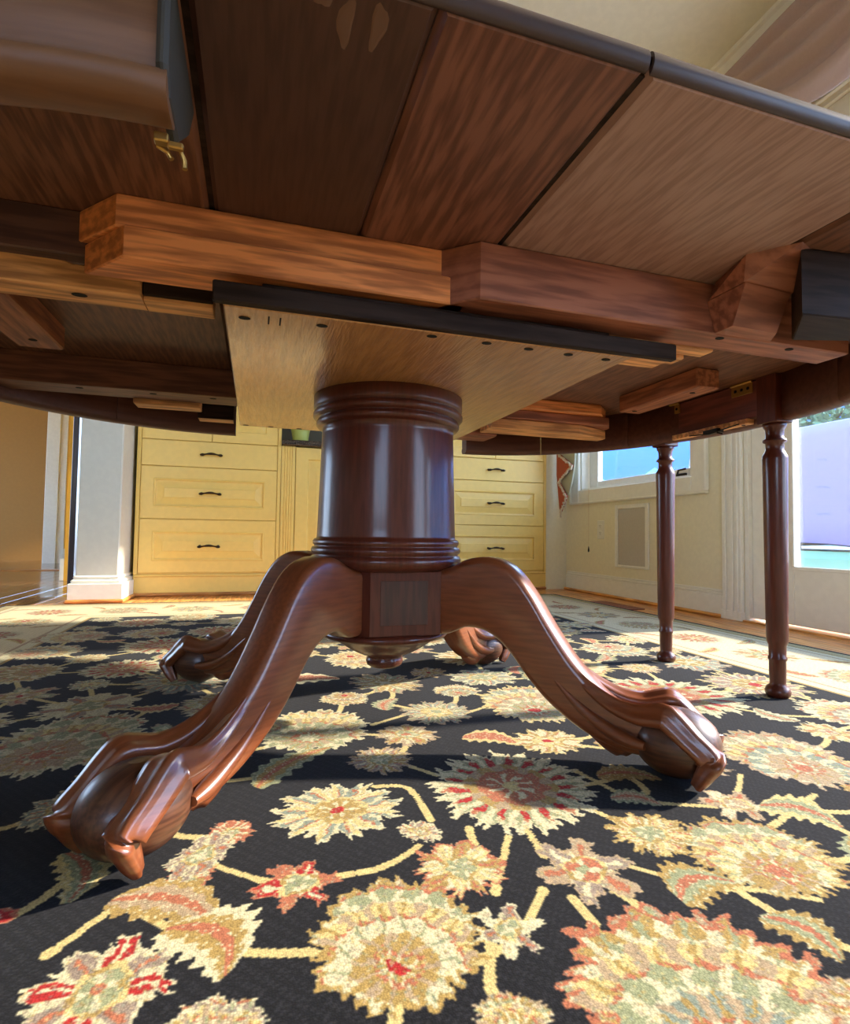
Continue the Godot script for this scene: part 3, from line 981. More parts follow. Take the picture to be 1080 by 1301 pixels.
	# ---- folding pair of turned legs at the right end
	turned_leg(1.162, -1.336)
	turned_leg(1.158, -.973)
	tbox("hinged_board", 1.136, 1.158, .652, .742, -1.31, -.999, M.rail_red_z, .002, "red-brown board between the two turned legs")
	var bat := tbox("batten", 1.128, 1.15, .64, .653, -1.27, -1.02, M.rail_pale, .001)
	hinge(1.136, .742, -1.275)
	hinge(1.136, .742, -1.04)
	var lt := MB.new()
	bx(lt, Vector3(1.12, .634, -1.15), Vector3(1.14, .644, -1.1), .001)
	tube(lt, [Vector3(1.125, .64, -1.2), Vector3(1.122, .633, -1.13), Vector3(1.124, .642, -1.04)], [.0015, .002, .0015], 6)
	tube(lt, [Vector3(1.12, .64, -1.1), Vector3(1.114, .63, -1.095), Vector3(1.12, .626, -1.085)], [.002, .0025, .002], 6)
	tpart("latch", lt, M.iron, "dark metal spring latch")
	hole(bat, 1.138, .64, -1.04, .004)

# ------------------------------------------------------------------ room
func planks(parent: Node3D, x0: float, x1: float, z0: float, z1: float, w: float, long: float, mats: Array) -> void:
	var x := x0
	var c := 0
	while x < x1 - 0.005:
		var z := z0 - fmod(c * 0.47 * long, long)
		while z < z1:
			var a := maxf(z, z0)
			var b := minf(z + long, z1)
			if b - a > 0.03:
				box1("plank", Vector3(x + .0006, -.03, a + .0006), Vector3(minf(x + w, x1) - .0006, -.012, b - .0006), mats[rng.randi() % mats.size()], parent, 0.0012)
			z += long
		x += w
		c += 1

func build_shell() -> void:
	# floor
	var fl := MB.new()
	bx(fl, Vector3(-5.2, -.2, -8.6), Vector3(2.3, -.03, 3.8), 0.0)
	var floor_ := struct("floor", fl, M.subfloor, "honey oak plank floor around the edges of the rug", "floor")
	rng.seed = 21
	planks(floor_, 1.72, WALLX, -3.5, 2.2, .083, 1.6, [M.oak, M.oak_b])
	planks(floor_, -1.2, 1.72, -3.5, -2.9, .083, 1.6, [M.oak, M.oak_b])
	planks(floor_, -2.9, -1.05, -5.75, -2.4, .1, 1.7, [M.walnut])
	planks(floor_, -1.05, -.6, -5.75, -3.5, .1, 1.7, [M.walnut])
	planks(floor_, -2.9, -.6, -8.4, -5.9, .1, 1.7, [M.walnut])
	box1("threshold", Vector3(-2.9, -.03, -5.9), Vector3(-.6, -.008, -5.75), M.oak_x, floor_, .003)
	# ceiling
	var ce := MB.new()
	bx(ce, Vector3(-5.2, CEIL, -8.6), Vector3(2.3, CEIL + .15, 3.8), 0.0)
	struct("ceiling", ce, M.ceiling, "pale cream plastered ceiling seen above the table edge", "ceiling")
	# right wall with a window and a glazed door
	var w := MB.new()
	var T := WALLX + .16
	bx(w, Vector3(WALLX, -.03, -4.1), Vector3(T, CEIL, -3.27), 0.0)
	bx(w, Vector3(WALLX, -.03, -3.27), Vector3(T, .68, -2.25), 0.0)
	bx(w, Vector3(WALLX, 1.75, -3.27), Vector3(T, CEIL, -2.25), 0.0)
	bx(w, Vector3(WALLX, -.03, -2.25), Vector3(T, CEIL, -1.953), 0.0)
	bx(w, Vector3(WALLX, 2.12, -1.953), Vector3(T, CEIL, 2.3), 0.0)
	bx(w, Vector3(WALLX, -.03, 2.3), Vector3(T, CEIL, 3.8), 0.0)
	var wr := struct("wall_right", w, M.wall, "cream painted wall with a low window and a glazed door", "wall")
	# back wall behind the cabinets, hall walls, far walls
	w = MB.new()
	bx(w, Vector3(-.7, -.03, -4.1), Vector3(WALLX, CEIL, -3.97), 0.0)
	struct("wall_back", w, M.wall, "cream wall behind the yellow built-in cabinets", "wall")
	w = MB.new()
	bx(w, Vector3(-2.0 - .2, -.03, -7.25), Vector3(-1.3, CEIL, -7.1), 0.0)
	bx(w, Vector3(-1.33, -.03, -7.1), Vector3(-1.25, CEIL, -4.6), 0.0)
	struct("wall_hall", w, M.ochre, "ochre yellow wall at the end of the hall beside the white pillar", "wall")
	w = MB.new()
	bx(w, Vector3(-5.2, -.03, -8.0), Vector3(-1.3, CEIL, -7.75), 0.0)
	struct("wall_far", w, M.tan, "tan brown wall seen at the far left through the hall opening", "wall")
	w = MB.new()
	bx(w, Vector3(-5.2, -.03, -7.75), Vector3(-5.05, CEIL, -7.4), 0.0)
	bx(w, Vector3(-5.2, -.03, -7.4), Vector3(-5.05, .4, -4.2), 0.0)
	bx(w, Vector3(-5.2, 2.3, -7.4), Vector3(-5.05, CEIL, -4.2), 0.0)
	bx(w, Vector3(-5.2, -.03, -4.2), Vector3(-5.05, CEIL, 3.8), 0.0)
	struct("wall_left", w, M.wall)
	w = MB.new()
	bx(w, Vector3(-5.14, .4, -7.4), Vector3(-5.135, 2.3, -4.2), 0.0)
	struct("window_3", w, M.glass)
	w = MB.new()
	bx(w, Vector3(-5.05, -.03, 3.65), Vector3(-3.0, CEIL, 3.8), 0.0)
	bx(w, Vector3(-.9, -.03, 3.65), Vector3(T, CEIL, 3.8), 0.0)
	bx(w, Vector3(-3.0, 2.2, 3.65), Vector3(-.9, CEIL, 3.8), 0.0)
	bx(w, Vector3(-3.0, -.03, 3.65), Vector3(-.9, .8, 3.8), 0.0)
	struct("wall_front", w, M.wall)
	w = MB.new()
	for k in 2:
		bx(w, Vector3(-3.0 + k * 1.05, .8, 3.7), Vector3(-3.0 + (k + 1) * 1.05, 2.2, 3.705), 0.0)
	struct("window_2", w, M.glass)
	# white pillar at the end of the cabinets
	w = MB.new()
	bx(w, Vector3(-.874, -.012, -4.1), Vector3(-.677, CEIL, -3.2), .006)
	struct("wall_pillar", w, M.pillar, "white square pillar standing left of the yellow drawers", "pillar")
	w = MB.new()
	bx(w, Vector3(-1.103, -.012, -3.95), Vector3(-1.07, 2.1, -3.88), .003)
	struct("door_2", w, wood(Color(.26, .14, .09), "y", .4, .3), "dark wooden door edge just left of the white pillar", "door")
	# base of the pillar
	w = MB.new()
	bx(w, Vector3(-.902, -.012, -4.0), Vector3(-.651, .088, -3.178), .003)
	bx(w, Vector3(-.892, .088, -4.0), Vector3(-.66, .108, -3.186), .006)
	bx(w, Vector3(-.883, .108, -4.0), Vector3(-.669, .128, -3.193), .006)
	struct("baseboard_left", w, M.white, "white moulded base around the foot of the pillar", "baseboard")
	w = MB.new()
	bx(w, Vector3(-.914, -.012, -3.9), Vector3(-.639, .008, -3.166), .007)
	struct("trim_1", w, M.oak_x, "oak shoe strip under the white pillar base", "trim")
	# hall casing and base
	w = MB.new()
	bx(w, Vector3(-2.26, -.03, -7.25), Vector3(-2.13, 2.2, -7.06), .004)
	bx(w, Vector3(-2.13, -.03, -7.22), Vector3(-2.06, 2.2, -7.08), .004)
	struct("trim_2", w, M.white, "white door casing at the end of the hall", "trim")
	w = MB.new()
	bx(w, Vector3(-2.06, -.012, -7.1), Vector3(-1.32, .15, -7.08), .004)
	bx(w, Vector3(-1.36, -.012, -7.1), Vector3(-1.33, .15, -4.6), .004)
	struct("baseboard_hall", w, M.white, "white baseboard under the ochre hall wall", "baseboard")
	# right baseboard: plinth, bead and cap, oak shoe
	for run in [[CABZ + .01, -2.062]]:
		w = MB.new()
		bx(w, Vector3(WALLX - .016, -.012, run[0]), Vector3(WALLX, .095, run[1]), .002)
		bx(w, Vector3(WALLX - .012, .095, run[0]), Vector3(WALLX, .11, run[1]), .004)
		bx(w, Vector3(WALLX - .007, .11, run[0]), Vector3(WALLX, .121, run[1]), .003)
		struct("baseboard_right", w, M.white, "cream baseboard with a moulded cap under the window wall", "baseboard")
		w = MB.new()
		bx(w, Vector3(WALLX - .035, -.012, run[0]), Vector3(WALLX - .016, .006, run[1]), .006)
		struct("trim_3", w, M.oak, "oak shoe strip along the right baseboard", "trim")
	# crown moulding
	w = MB.new()
	prism(w, [Vector2(WALLX, 2.515), Vector2(WALLX - .008, 2.515), Vector2(WALLX - .012, 2.53), Vector2(WALLX - .03, 2.545), Vector2(WALLX - .055, 2.575), Vector2(WALLX - .075, 2.605), Vector2(WALLX - .09, 2.612), Vector2(WALLX - .092, CEIL), Vector2(WALLX, CEIL)], -3.97, 3.65, "z", 0.0)
	struct("trim_4", w, M.white, "white crown moulding where the right wall meets the ceiling", "trim")
	# ---- window
	var win := Node3D.new()
	win.name = "window_1"
	add_child(win)
	tag(win, "low white framed window above the outlet on the right wall", "window", "", "structure")
	w = MB.new()
	for c in [[.59, 1.85, -3.362, -3.27], [.59, 1.85, -2.25, -2.16], [.59, .68, -3.27, -2.25], [1.75, 1.85, -3.27, -2.25]]:
		bx(w, Vector3(WALLX - .02, c[0], c[2]), Vector3(WALLX + .01, c[1], c[3]), .004)
	for c in [[.585, .6, -3.372, -2.15], [.6, 1.85, -3.372, -3.35], [.6, 1.85, -2.17, -2.15]]:
		bx(w, Vector3(WALLX - .028, c[0], c[2]), Vector3(WALLX, c[1], c[3]), .005)
	obj("casing", w, M.white, win)
	w = MB.new()
	for c in [[.68, 1.75, -3.275, -3.255], [.68, 1.75, -2.265, -2.245], [.675, .69, -3.27, -2.25], [1.74, 1.755, -3.27, -2.25]]:
		bx(w, Vector3(WALLX, c[0], c[2]), Vector3(WALLX + .14, c[1], c[3]), .001)
	obj("jamb", w, M.white, win)
	w = MB.new()
	for c in [[.69, 1.74, -3.255, -3.16], [.69, 1.74, -2.345, -2.265], [.69, .738, -3.16, -2.345], [1.68, 1.74, -3.16, -2.345]]:
		bx(w, Vector3(WALLX + .06, c[0], c[2]), Vector3(WALLX + .1, c[1], c[3]), .005)
	obj("sash", w, M.white, win)
	box1("pane", Vector3(WALLX + .078, .735, -3.165), Vector3(WALLX + .083, 1.685, -2.34), M.glass, win, 0.0)
	w = MB.new()
	bx(w, Vector3(WALLX + .045, .695, -2.43), Vector3(WALLX + .062, .712, -2.36), .003)
	tube(w, [Vector3(WALLX + .04, .708, -2.41), Vector3(WALLX + .02, .725, -2.38), Vector3(WALLX + .03, .73, -2.34)], [.006, .005, .006], 8)
	obj("crank", w, M.bronze, win, "dark window crank")
	# ---- glazed door
	var dr := Node3D.new()
	dr.name = "door_1"
	add_child(dr)
	tag(dr, "white glazed garden door at the right edge behind the turned leg", "door", "", "structure")
	w = MB.new()
	for f in [[-2.062, -1.953]]:
		bx(w, Vector3(WALLX - .02, .0, f[0]), Vector3(WALLX, 2.2, f[1]), .003)
		bx(w, Vector3(WALLX - .027, .0, f[0] + .01), Vector3(WALLX - .02, 2.2, f[0] + .03), .003)
		bx(w, Vector3(WALLX - .027, .0, f[1] - .028), Vector3(WALLX - .02, 2.2, f[1] - .012), .003)
		bx(w, Vector3(WALLX - .027, .0, f[0] + .045), Vector3(WALLX - .02, 2.2, f[1] - .04), .003)
	bx(w, Vector3(WALLX - .026, -.012, -2.065), Vector3(WALLX, .03, -1.95), .002)
	bx(w, Vector3(WALLX - .02, 2.12, -1.953), Vector3(WALLX, 2.22, 2.4), .003)
	bx(w, Vector3(WALLX - .02, 0, 2.3), Vector3(WALLX, 2.2, 2.4), .003)
	obj("casing", w, M.white, dr)
	w = MB.new()
	bx(w, Vector3(WALLX + .0, -.012, -1.953), Vector3(WALLX + .16, 2.12, -1.93), .001)
	bx(w, Vector3(WALLX + .0, 2.1, -1.93), Vector3(WALLX + .16, 2.12, 2.3), .001)
	bx(w, Vector3(WALLX + .0, -.012, 2.28), Vector3(WALLX + .16, 2.1, 2.3), .001)
	obj("jamb", w, M.white, dr)
	box1("sill", Vector3(WALLX - .02, -.03, -1.95), Vector3(WALLX + .16, -.004, 2.3), M.oak, dr, .003, "oak sill")
	for d in [[-1.93, .44], [.44, 2.28]]:
		w = MB.new()
		var z0: float = d[0]
		var z1: float = d[1]
		bx(w, Vector3(WALLX + .02, .005, z0), Vector3(WALLX + .06, 2.1, z0 + .2), .003)
		bx(w, Vector3(WALLX + .02, .005, z1 - .1), Vector3(WALLX + .06, 2.1, z1), .003)
		bx(w, Vector3(WALLX + .02, .005, z0 + .2), Vector3(WALLX + .06, .243, z1 - .1), .003)
		bx(w, Vector3(WALLX + .02, 2.0, z0 + .2), Vector3(WALLX + .06, 2.1, z1 - .1), .003)
		bx(w, Vector3(WALLX + .014, .235, z0 + .19), Vector3(WALLX + .02, .25, z1 - .09), .002)
		bx(w, Vector3(WALLX + .014, .25, z0 + .19), Vector3(WALLX + .02, 2.0, z0 + .206), .002)
		obj("door_frame", w, M.white, dr)
		box1("pane", Vector3(WALLX + .036, .24, z0 + .195), Vector3(WALLX + .042, 2.005, z1 - .095), M.glass, dr, 0.0)
	# ---- small things on the right wall and floor
	var pn := thing("access_panel", "grey square access panel in a white frame below the window", "panel", Vector3(WALLX, .37, -2.73))
	w = MB.new()
	for c in [[-.19, .19, -.152, -.125], [-.19, .19, .122, .15], [-.19, -.175, -.125, .122], [.165, .19, -.125, .122]]:
		bx(w, Vector3(-.012, c[0], c[2]), Vector3(0, c[1], c[3]), .003)
	obj("frame", w, M.white, pn)
	box1("cover", Vector3(-.006, -.176, -.126), Vector3(0, .166, .123), M.grey, pn, .001, "grey cover")
	var ou := thing("outlet", "white electrical outlet left of the grey access panel", "outlet", Vector3(WALLX, .41, -3.035))
	box1("plate", Vector3(-.006, -.06, -.037), Vector3(0, .06, .037), M.plastic, ou, .003)
	for s in [-1, 1]:
		w = MB.new()
		var rr := []
		for p in round_rect(.017, .014, .01): rr.append(Vector2(p.x, p.y + s * .022))
		prism(w, rr, -.008, -.005, "x", .0008)
		var rc := obj("receptacle", w, M.plastic, ou)
		for q in [-.0065, .0065]:
			box1("slot", Vector3(-.0085, s * .022 - .001, q - .001), Vector3(-.0075, s * .022 + .008, q + .001), M.hole, rc, .0002)
		box1("slot", Vector3(-.0085, s * .022 - .009, -.002), Vector3(-.0075, s * .022 - .005, .002), M.hole, rc, .0002)
	var cd := thing("blind_cord", "thin white blind cord hanging under the window corner", "cord", Vector3(WALLX - .03, .0, -3.13))
	w = MB.new()
	tube(w, [Vector3(0, 1.5, 0), Vector3(0, .8, 0), Vector3(0, .3, 0)], [.0013, .0013, .0013], 6)
	obj("string", w, M.fringe, cd)
	w = MB.new()
	lathe(w, [[0.0, .262], [.005, .264], [.006, .275], [.004, .29], [.002, .3], [0.0, .302]], 0, 0, 12)
	obj("tassel", w, M.bronze, cd)
	var rg := thing("floor_register", "flush wooden floor register between rug and right wall", "floor vent", Vector3(1.88, -.012, -2.55))
	w = MB.new()
	for c in [[-.06, -.045, -.17, .17], [.045, .06, -.17, .17], [-.045, .045, -.17, -.155], [-.045, .045, .155, .17]]:
		bx(w, Vector3(c[0], .0, c[2]), Vector3(c[1], .007, c[3]), .002)
	obj("frame", w, M.rail_red, rg)
	for k in 14:
		box1("slat", Vector3(-.045, .001, -.148 + k * .0225), Vector3(.045, .006, -.136 + k * .0225), M.rail_red, rg, .001)
	box1("duct_plate", Vector3(-.05, 0.0, -.158), Vector3(.05, .0012, .158), M.hole, rg, 0.0)

func drawer_front(parent: Node3D, x0: float, x1: float, y0: float, y1: float, panelled: bool) -> void:
	var mb := MB.new()
	var st := [[0.0, -.018], [0.0, -.002], [.002, 0.0]]
	if panelled:
		st += [[.068, 0.0], [.071, .003], [.078, .001], [.08, -.006], [.088, -.006], [.122, .0], [.124, .002]]
	rect_rings(mb, x0, x1, y0, y1, st)
	var d := obj("drawer", mb, M.cabinet, parent)
	var cx := (x0 + x1) / 2
	var cy := (y0 + y1) / 2
	var h := MB.new()
	var pts := []
	var rad := []
	for k in 17:
		var t := k / 16.0
		pts.append(Vector3(cx - .062 + .124 * t, cy + .004 * cos((t - .5) * TAU), .026 + .004 * sin(t * PI)))
		rad.append([.004, .0075, .008, .005, .0042, .0048, .0062, .0068, .0072, .0068, .0062, .0048, .0042, .005, .008, .0075, .004][k])
	tube(h, pts, rad, 10)
	for s in [-1.0, 1.0]:
		tube(h, [Vector3(cx + s * .05, cy, 0.0), Vector3(cx + s * .05, cy, .008), Vector3(cx + s * .05, cy, .026)], [.009, .006, .0055], 10)
	obj("handle", h, M.bronze, d, "dark bronze handle")

func tower(x0: float, x1: float, label: String, inner_right: bool) -> void:
	# front plane of the drawers is local z = 0
	var c := thing("drawer_cabinet", label, "cabinet", Vector3(0, 0, CABZ))
	var b := MB.new()
	bx(b, Vector3(x0 - (.0 if inner_right else .0), -.012, -.52), Vector3(x1, .1, -.006), .002)
	bx(b, Vector3(x0, .1, -.52), Vector3(x1, 2.3, -.016), .002)
	obj("body", b, M.cabinet, c)
	b = MB.new()
	bx(b, Vector3(x0, .098, -.4), Vector3(x1, .113, .002), .005)
	obj("base_moulding", b, M.cabinet, c)
	b = MB.new()
	bx(b, Vector3(x0, -.012, -.02), Vector3(x1, .009, .014), .008)
	obj("shoe_strip", b, M.oak_x, c, "oak shoe strip")
	for s in [[x0, x0 + .022], [x1 - .022, x1]]:
		box1("stile", Vector3(s[0] + .0005, .113, -.016), Vector3(s[1] - .0005, 2.3, -.002), M.cabinet, c, .002)
	var a := x0 + .024
	var z := x1 - .024
	drawer_front(c, a, z, .124, .430, true)
	drawer_front(c, a, z, .434, .736, true)
	drawer_front(c, a, z, .740, .889, false)
	for k in 2:
		var d := MB.new()
		var m := (a + z) / 2
		var u0 := a if k == 0 else m + .0015
		var u1 := m - .0015 if k == 0 else z
		rect_rings(d, u0, u1, .893, 2.26, [[0.0, -.018], [0.0, -.002], [.002, 0.0], [.066, 0.0], [.07, -.006], [.08, -.006], [.112, .0], [.114, .001]])
		var dd := obj("door", d, M.cabinet, c)
		var kb := MB.new()
		ball(kb, Vector3(m + (-.03 if k == 0 else .03), 1.05, .018), Vector3(.012, .012, .012), 12)
		tube(kb, [Vector3(m + (-.03 if k == 0 else .03), 1.05, 0), Vector3(m + (-.03 if k == 0 else .03), 1.05, .015)], [.006, .005], 8)
		obj("knob", kb, M.bronze, dd)

func build_cabinets() -> void:
	tower(-.657, .139, "yellow built-in drawer cabinet between white pillar and table column", true)
	tower(1.171, 1.968, "yellow built-in drawer cabinet in the corner by the window wall", false)
	# filler to the wall
	var c := thing("base_cabinet", "low yellow cabinet with fluted pilasters behind the table column", "cabinet", Vector3(0, 0, CABZ))
	var b := MB.new()
	bx(b, Vector3(.14, -.012, -.52), Vector3(1.17, .897, -.03), .002)
	bx(b, Vector3(.14, -.012, -.03), Vector3(1.17, .1, -.008), .002)
	obj("body", b, M.cabinet, c)
	b = MB.new()
	bx(b, Vector3(.14, -.012, -.02), Vector3(1.17, .009, .012), .008)
	obj("shoe_strip", b, M.oak_x, c, "oak shoe strip")
	for x in [.141, 1.087]:
		var f := MB.new()
		var p := [Vector2(x, -.03), Vector2(x, .0), Vector2(x + .012, .0)]
		for k in 4:
			var u: float = x + .014 + k * .0145
			p += [Vector2(u, .0), Vector2(u + .0015, -.004), Vector2(u + .0035, -.005), Vector2(u + .0055, -.004), Vector2(u + .007, .0)]
		p += [Vector2(x + .082, .0), Vector2(x + .082, -.03)]
		prism(f, p, .1, .895, "y", 0.0)
		obj("fluted_pilaster", f, M.cabinet, c)
	for d in [[.226, .652], [.656, 1.083]]:
		var m := MB.new()
		rect_rings(m, d[0], d[1], .12, .893, [[0.0, -.03], [0.0, -.004], [.003, -.001], [.074, -.001], [.08, -.012], [.086, -.012], [.125, -.003], [.127, -.002]])
		var dd := obj("door", m, M.cabinet, c)
		var kb := MB.new()
		var kx: float = d[1] - .035 if d[0] < .5 else d[0] + .035
		ball(kb, Vector3(kx, .78, .016), Vector3(.012, .012, .012), 12)
		tube(kb, [Vector3(kx, .78, -.002), Vector3(kx, .78, .014)], [.006, .005], 8)
		obj("knob", kb, M.bronze, dd)
	b = MB.new()
	bx(b, Vector3(.1405, .897, -3.96), Vector3(1.1695, .932, -3.41), .006)
	var ct := obj("countertop", b, M.granite)
	tag(ct, "speckled dark granite countertop on the low cabinet", "countertop")
	box1("backsplash", Vector3(.1405, .9325, -3.965), Vector3(1.1695, 1.45, -3.945), M.splash, ct, .002, "dark stone backsplash")
	# pot on the counter
	var p := thing("flower_pot", "yellow-green glazed pot standing on the granite counter", "pot", Vector3(.262, .932, -3.6))
	b = MB.new()
	lathe(b, [[0.0, 0.0], [.043, 0.0], [.046, .004], [.056, .07], [.062, .1], [.066, .104], [.066, .116], [.06, .118], [.057, .11], [.0, .1]], 0, 0, 32)
	obj("pot", b, M.pot, p)
	rng.seed = 8
	for k in 12:
		var a := TAU * k / 12.0 + rng.randf() * .3
		var reach := rng.randf_range(.05, .075)
		var g := MB.new()
		var pts := crom([Vector3(0, .1, 0), Vector3(cos(a) * reach * .4, .2, sin(a) * reach * .4), Vector3(cos(a) * reach, .24 + rng.randf() * .06, sin(a) * reach), Vector3(cos(a) * reach * 1.4, .2, sin(a) * reach * 1.4)], 12)
		tube(g, pts, cromf([.003, .01, .014, .001], 12), 6, Vector3.UP, .25)
		obj("leaf", g, M.fern, p)
	# filler panel between corner cabinet and wall
	b = MB.new()
	bx(b, Vector3(1.9695, -.012, -3.96), Vector3(WALLX, CEIL, -3.45), 0.0)
	struct("wall_corner", b, M.wall, "cream strip of wall between corner cabinet and window wall", "wall")

func build_curtains() -> void:
	# jabot: a pleated tail that ends in a point, its zigzag edge trimmed with tassels
	var j := thing("curtain_tail", "coral curtain tail with tasselled zigzag edge left of the window", "curtain", Vector3(WALLX - .1, 0, -3.3))
	var zz := [[-.1, 1.9], [-.1, .8], [-.062, .56], [-.045, .535], [.03, .635], [-.075, .75], [.1, .84], [-.065, .94], [.12, 1.06], [-.055, 1.18], [.13, 1.32], [.13, 1.9]]
	var a := []
	for p in zz: a.append(Vector2(p[0], p[1]))
	var mb := MB.new()
	prism(mb, a, -.012, .004, "x", .002)
	obj("cloth", mb, M.coral, j)
	var l := []
	for p in [[-.08, 1.9], [-.07, .64], [.025, .65], [.06, .73], [.09, .83], [.11, 1.0], [.12, 1.9]]: l.append(Vector2(p[0], p[1]))
	mb = MB.new()
	prism(mb, l, .008, .02, "x", .002)
	obj("lining", mb, M.lining, j, "pale grey-green lining")
	mb = MB.new()
	rng.seed = 4
	for k in range(3, zz.size() - 2):
		var p0 := Vector2(zz[k][0], zz[k][1])
		var p1 := Vector2(zz[k + 1][0], zz[k + 1][1])
		var n := int(p0.distance_to(p1) / .009)
		for q in n:
			var p := p0.lerp(p1, float(q) / n)
			ball(mb, Vector3(-.014 + rng.randf_range(-.004, .004), p.y - rng.randf() * .012, p.x), Vector3(.009, .012, .008), 6)
	for k in 5:
		ball(mb, Vector3(-.006, .535 - k * .009, -.048 + rng.randf_range(-.005, .005)), Vector3(.007, .009, .007), 6)
	box1("header", Vector3(-.02, 1.86, -.12), Vector3(.1, 1.92, .16), M.white, j, .003)
	var t := obj("tassel_trim", mb, M.fringe, j, "cream tassel trim")
	t.set_meta("kind", "stuff")
	# swag over the glazed door, hung from a board under the crown moulding
	var s := thing("curtain_swag", "muted mauve swagged valance under the crown moulding at upper right", "curtain", Vector3(WALLX, 0, -1.98))
	mb = MB.new()
	bx(mb, Vector3(-.1, 2.47, .0), Vector3(0, 2.5, 4.3), .003)
	obj("board", mb, M.white, s)
	for q in 4:
		mb = MB.new()
		var rings := []
		for i in 41:
			var u := i / 40.0
			var zc := q * 1.05 + u * 1.1
			var sag := sin(u * PI)
			var ring := []
			var back := []
			for k in 25:
				var v := k / 24.0
				var y := 2.5 - v * (.10 + .33 * pow(sag, .8))
				var x := -.1 - .035 * sag * sin(v * PI) - .026 * sin(v * 22.0 + 1.5 * sin(u * 3.0)) * (.35 + .65 * sag)
				ring.append(Vector3(x - .02, y, zc))
				back.append(Vector3(x - .008, y + .002, zc))
			back.reverse()
			rings.append(ring + back)
		loft(mb, rings)
		obj("swag", mb, M.mauve, s)

func build_outside() -> void:
	var g := MB.new()
	bx(g, Vector3(2.3, -.25, -60), Vector3(60, -.1, 40), 0.0)
	struct("floor_patio", g, M.paving, "pale paved patio outside the glazed door", "ground")
	# covered garden furniture just outside the door
	var c := thing("furniture_cover", "lilac fabric cover draped over garden furniture outside the door", "cover", Vector3(4.3, -.1, -3.15))
	var mb := MB.new()
	var rings := []
	for s in [[0.72, .425], [.745, .5], [.735, .62], [.725, .8], [.72, 1.05], [.71, 1.2], [.68, 1.27], [.55, 1.3], [.1, 1.31]]:
		var ring := []
		for k in 48:
			var a := TAU * k / 48
			var e: float = s[0] * (1.0 + .03 * sin(a * 9.0) * clampf(1.25 - s[1], 0, 1))
			var p := Vector2(signf(cos(a)) * pow(absf(cos(a)), .45), signf(sin(a)) * pow(absf(sin(a)), .45))
			var dip := .03 * sin(a * 4.0 + 1.0) if s[1] < .45 else 0.0
			ring.append(Vector3(p.x * e * .8, s[1] + dip, p.y * e * 1.5))
		rings.append(ring)
	loft(mb, rings)
	obj("cloth", mb, M.lilac, c)
	mb = MB.new()
	tube(mb, crom([Vector3(-.63, .4, .65), Vector3(-.66, .55, .82), Vector3(-.66, .75, .95), Vector3(-.6, 1.0, 1.02)], 20), cromf([.02, .02, .02, .02], 20), 8)
	obj("strap", mb, M.bronze, c, "dark tie strap")
	var t := thing("garden_bench", "teal covered bench under the lilac cover outside the door", "bench", Vector3(4.2, -.1, -3.15))
	mb = MB.new()
	bx(mb, Vector3(-.5, .06, -1.0), Vector3(.55, .385, 1.0), .05)
	obj("cushion", mb, M.teal, t)
	mb = MB.new()
	for x in [-.42, .47]:
		for z in [-.9, .9]:
			bx(mb, Vector3(x - .03, 0.0, z - .03), Vector3(x + .03, .07, z + .03), .004)
	obj("feet", mb, M.bronze, t)
	# trees
	rng.seed = 31
	for k in 3:
		var at: Vector3 = [Vector3(9.0, -.1, -7.2), Vector3(12.0, -.1, -6.4), Vector3(10.5, -.1, -18.0)][k]
		var lab: String = ["leafy tree behind the lilac cover outside the door", "paler tree farther back beyond the garden furniture", "bushy tree far out beyond the low window"][k]
		var tr := thing("garden_tree", lab, "tree", at, 0.0, "trees in the garden")
		mb = MB.new()
		tube(mb, [Vector3(0, 0, 0), Vector3(.05, 1.2, 0), Vector3(-.05, 2.6, .1), Vector3(0, 4.0, 0)], [.14, .11, .08, .03], 10)
		for q in 7:
			var a := rng.randf() * TAU
			tube(mb, [Vector3(0, 1.1 + q * .35, 0), Vector3(cos(a) * .6, 1.5 + q * .35, sin(a) * .6), Vector3(cos(a) * 1.2, 2.0 + q * .35, sin(a) * 1.2)], [.05, .03, .01], 6)
		obj("trunk", mb, M.bark, tr)
		var mm := MultiMesh.new()
		mm.transform_format = MultiMesh.TRANSFORM_3D
		var lf := MB.new()
		ball(lf, Vector3.ZERO, Vector3(.05, .012, .03), 6)
		mm.mesh = lf.mesh()
		mm.instance_count = 2600
		for q in mm.instance_count:
			var d := Vector3(rng.randfn(), rng.randfn() * .8, rng.randfn())
			d = d.normalized() * pow(rng.randf(), .4) * 1.5
			var bb := Basis.from_euler(Vector3(rng.randf() * 6, rng.randf() * 6, rng.randf() * 6)).scaled(Vector3.ONE * rng.randf_range(.8, 2.0))
			mm.set_instance_transform(q, Transform3D(bb, Vector3(0, 2.7, 0) + d * Vector3(1.1, 1.05, 1.1)))
		var fo := MultiMeshInstance3D.new()
		fo.name = "foliage"
		fo.multimesh = mm
		fo.material_override = M.leaves
		fo.set_meta("kind", "stuff")
		tr.add_child(fo, true)
	# far hills in two hazy ranges
	for q in 2:
		mb = MB.new()
		var ra := []
		for i in 81:
			var u := i / 80.0
			var zc := lerpf(-95, 30, u)
			var h := 9.0 + 1.3 * sin(u * 60.0 + .4) + .5 * sin(u * 133.0 + 1.0) if q == 0 else 25.0 + 1.5 * sin(u * 15.0) + .8 * sin(u * 41.0)
			var x := 50.0 + q * 14.0
			ra.append([Vector3(x, -.2, zc), Vector3(x + 2, h * .6, zc), Vector3(x + 5, h, zc), Vector3(x + 12, -.2, zc)])
		loft(mb, ra)
		struct("hills", mb, [M.hills, M.ridge][q], ["low pale cyan hills far beyond the window", "high blue hazy ridge far beyond the window"][q], "hills")

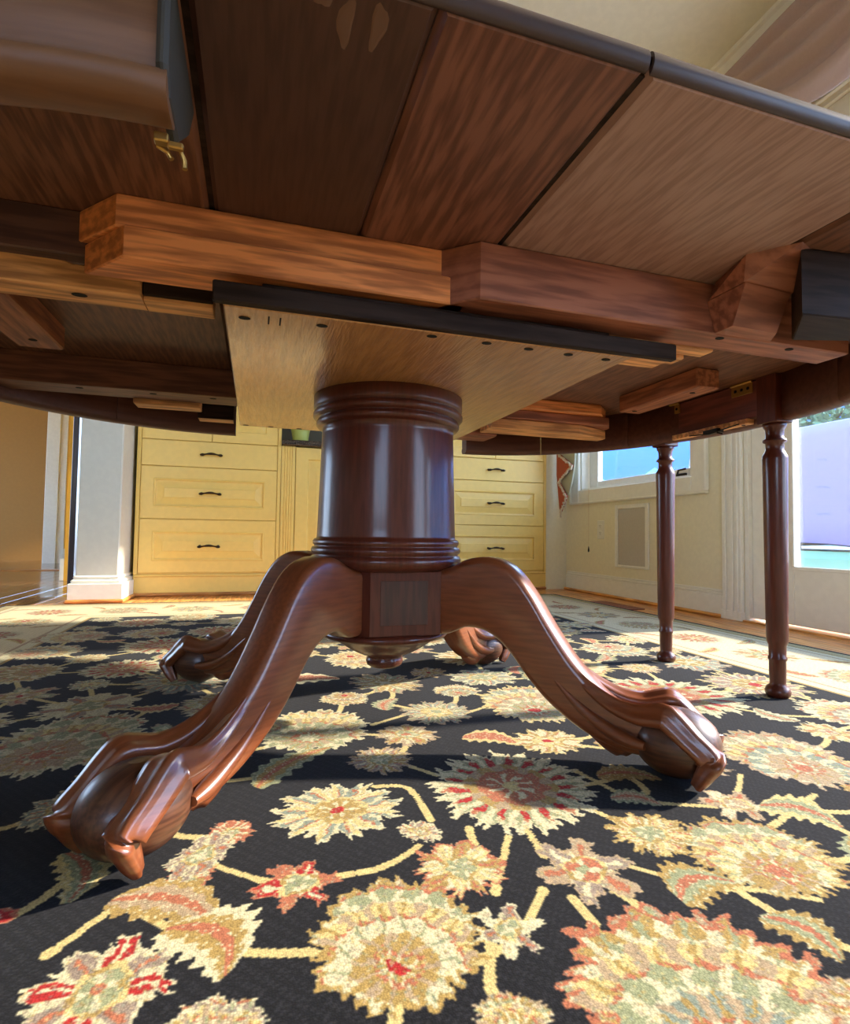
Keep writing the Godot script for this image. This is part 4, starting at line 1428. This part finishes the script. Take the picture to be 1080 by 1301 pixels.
# ------------------------------------------------------------------ scene
func _ready() -> void:
	var t0 := Time.get_ticks_msec()
	# camera: low over the rug, turned a little to the right and up
	var cam := Camera3D.new()
	cam.name = "camera"
	add_child(cam)
	var yaw := 0.300345
	var pitch := 0.042159
	var roll := 0.0138155
	var right := Vector3(cos(yaw), 0, sin(yaw))
	var fwd := Vector3(sin(yaw), 0, -cos(yaw))
	var f2 := fwd * cos(pitch) + Vector3.UP * sin(pitch)
	var u2 := Vector3.UP * cos(pitch) - fwd * sin(pitch)
	cam.transform = Transform3D(Basis(right * cos(roll) + u2 * sin(roll), u2 * cos(roll) - right * sin(roll), -f2), Vector3(0, .36, 0))
	cam.keep_aspect = Camera3D.KEEP_HEIGHT
	cam.fov = rad_to_deg(2.0 * atan(650.5 / 693.25))
	cam.near = 0.02
	cam.far = 300.0
	cam.current = true
	# sky and sun
	var sky := ProceduralSkyMaterial.new()
	sky.sky_top_color = Color(0.5, 0.64, 0.86)
	sky.sky_horizon_color = Color(0.78, 0.87, 0.96)
	sky.sky_curve = 0.2
	sky.ground_bottom_color = Color(0.5, 0.48, 0.44)
	sky.ground_horizon_color = Color(0.55, 0.6, 0.62)
	sky.sun_angle_max = 20.0
	var env := Environment.new()
	env.background_mode = Environment.BG_SKY
	env.sky = Sky.new()
	env.sky.sky_material = sky
	env.background_energy_multiplier = 13.0
	env.tonemap_mode = Environment.TONE_MAPPER_LINEAR
	env.tonemap_exposure = 1.0
	env.sdfgi_enabled = true
	env.ssao_enabled = true
	env.ssil_enabled = true
	var we := WorldEnvironment.new()
	we.name = "world_environment"
	we.environment = env
	add_child(we)
	var sun := DirectionalLight3D.new()
	sun.name = "sun"
	add_child(sun)
	sun.look_at_from_position(Vector3(1.0, 0.5, 0.045) * 20.0, Vector3.ZERO)
	sun.light_color = Color(1.0, 0.965, 0.9)
	sun.light_energy = 6.0
	sun.light_angular_distance = 2.2
	sun.shadow_enabled = true
	make_materials()
	build_shell()
	build_cabinets()
	build_rug()
	build_table()
	build_curtains()
	build_outside()
	print("built in %d ms" % (Time.get_ticks_msec() - t0))
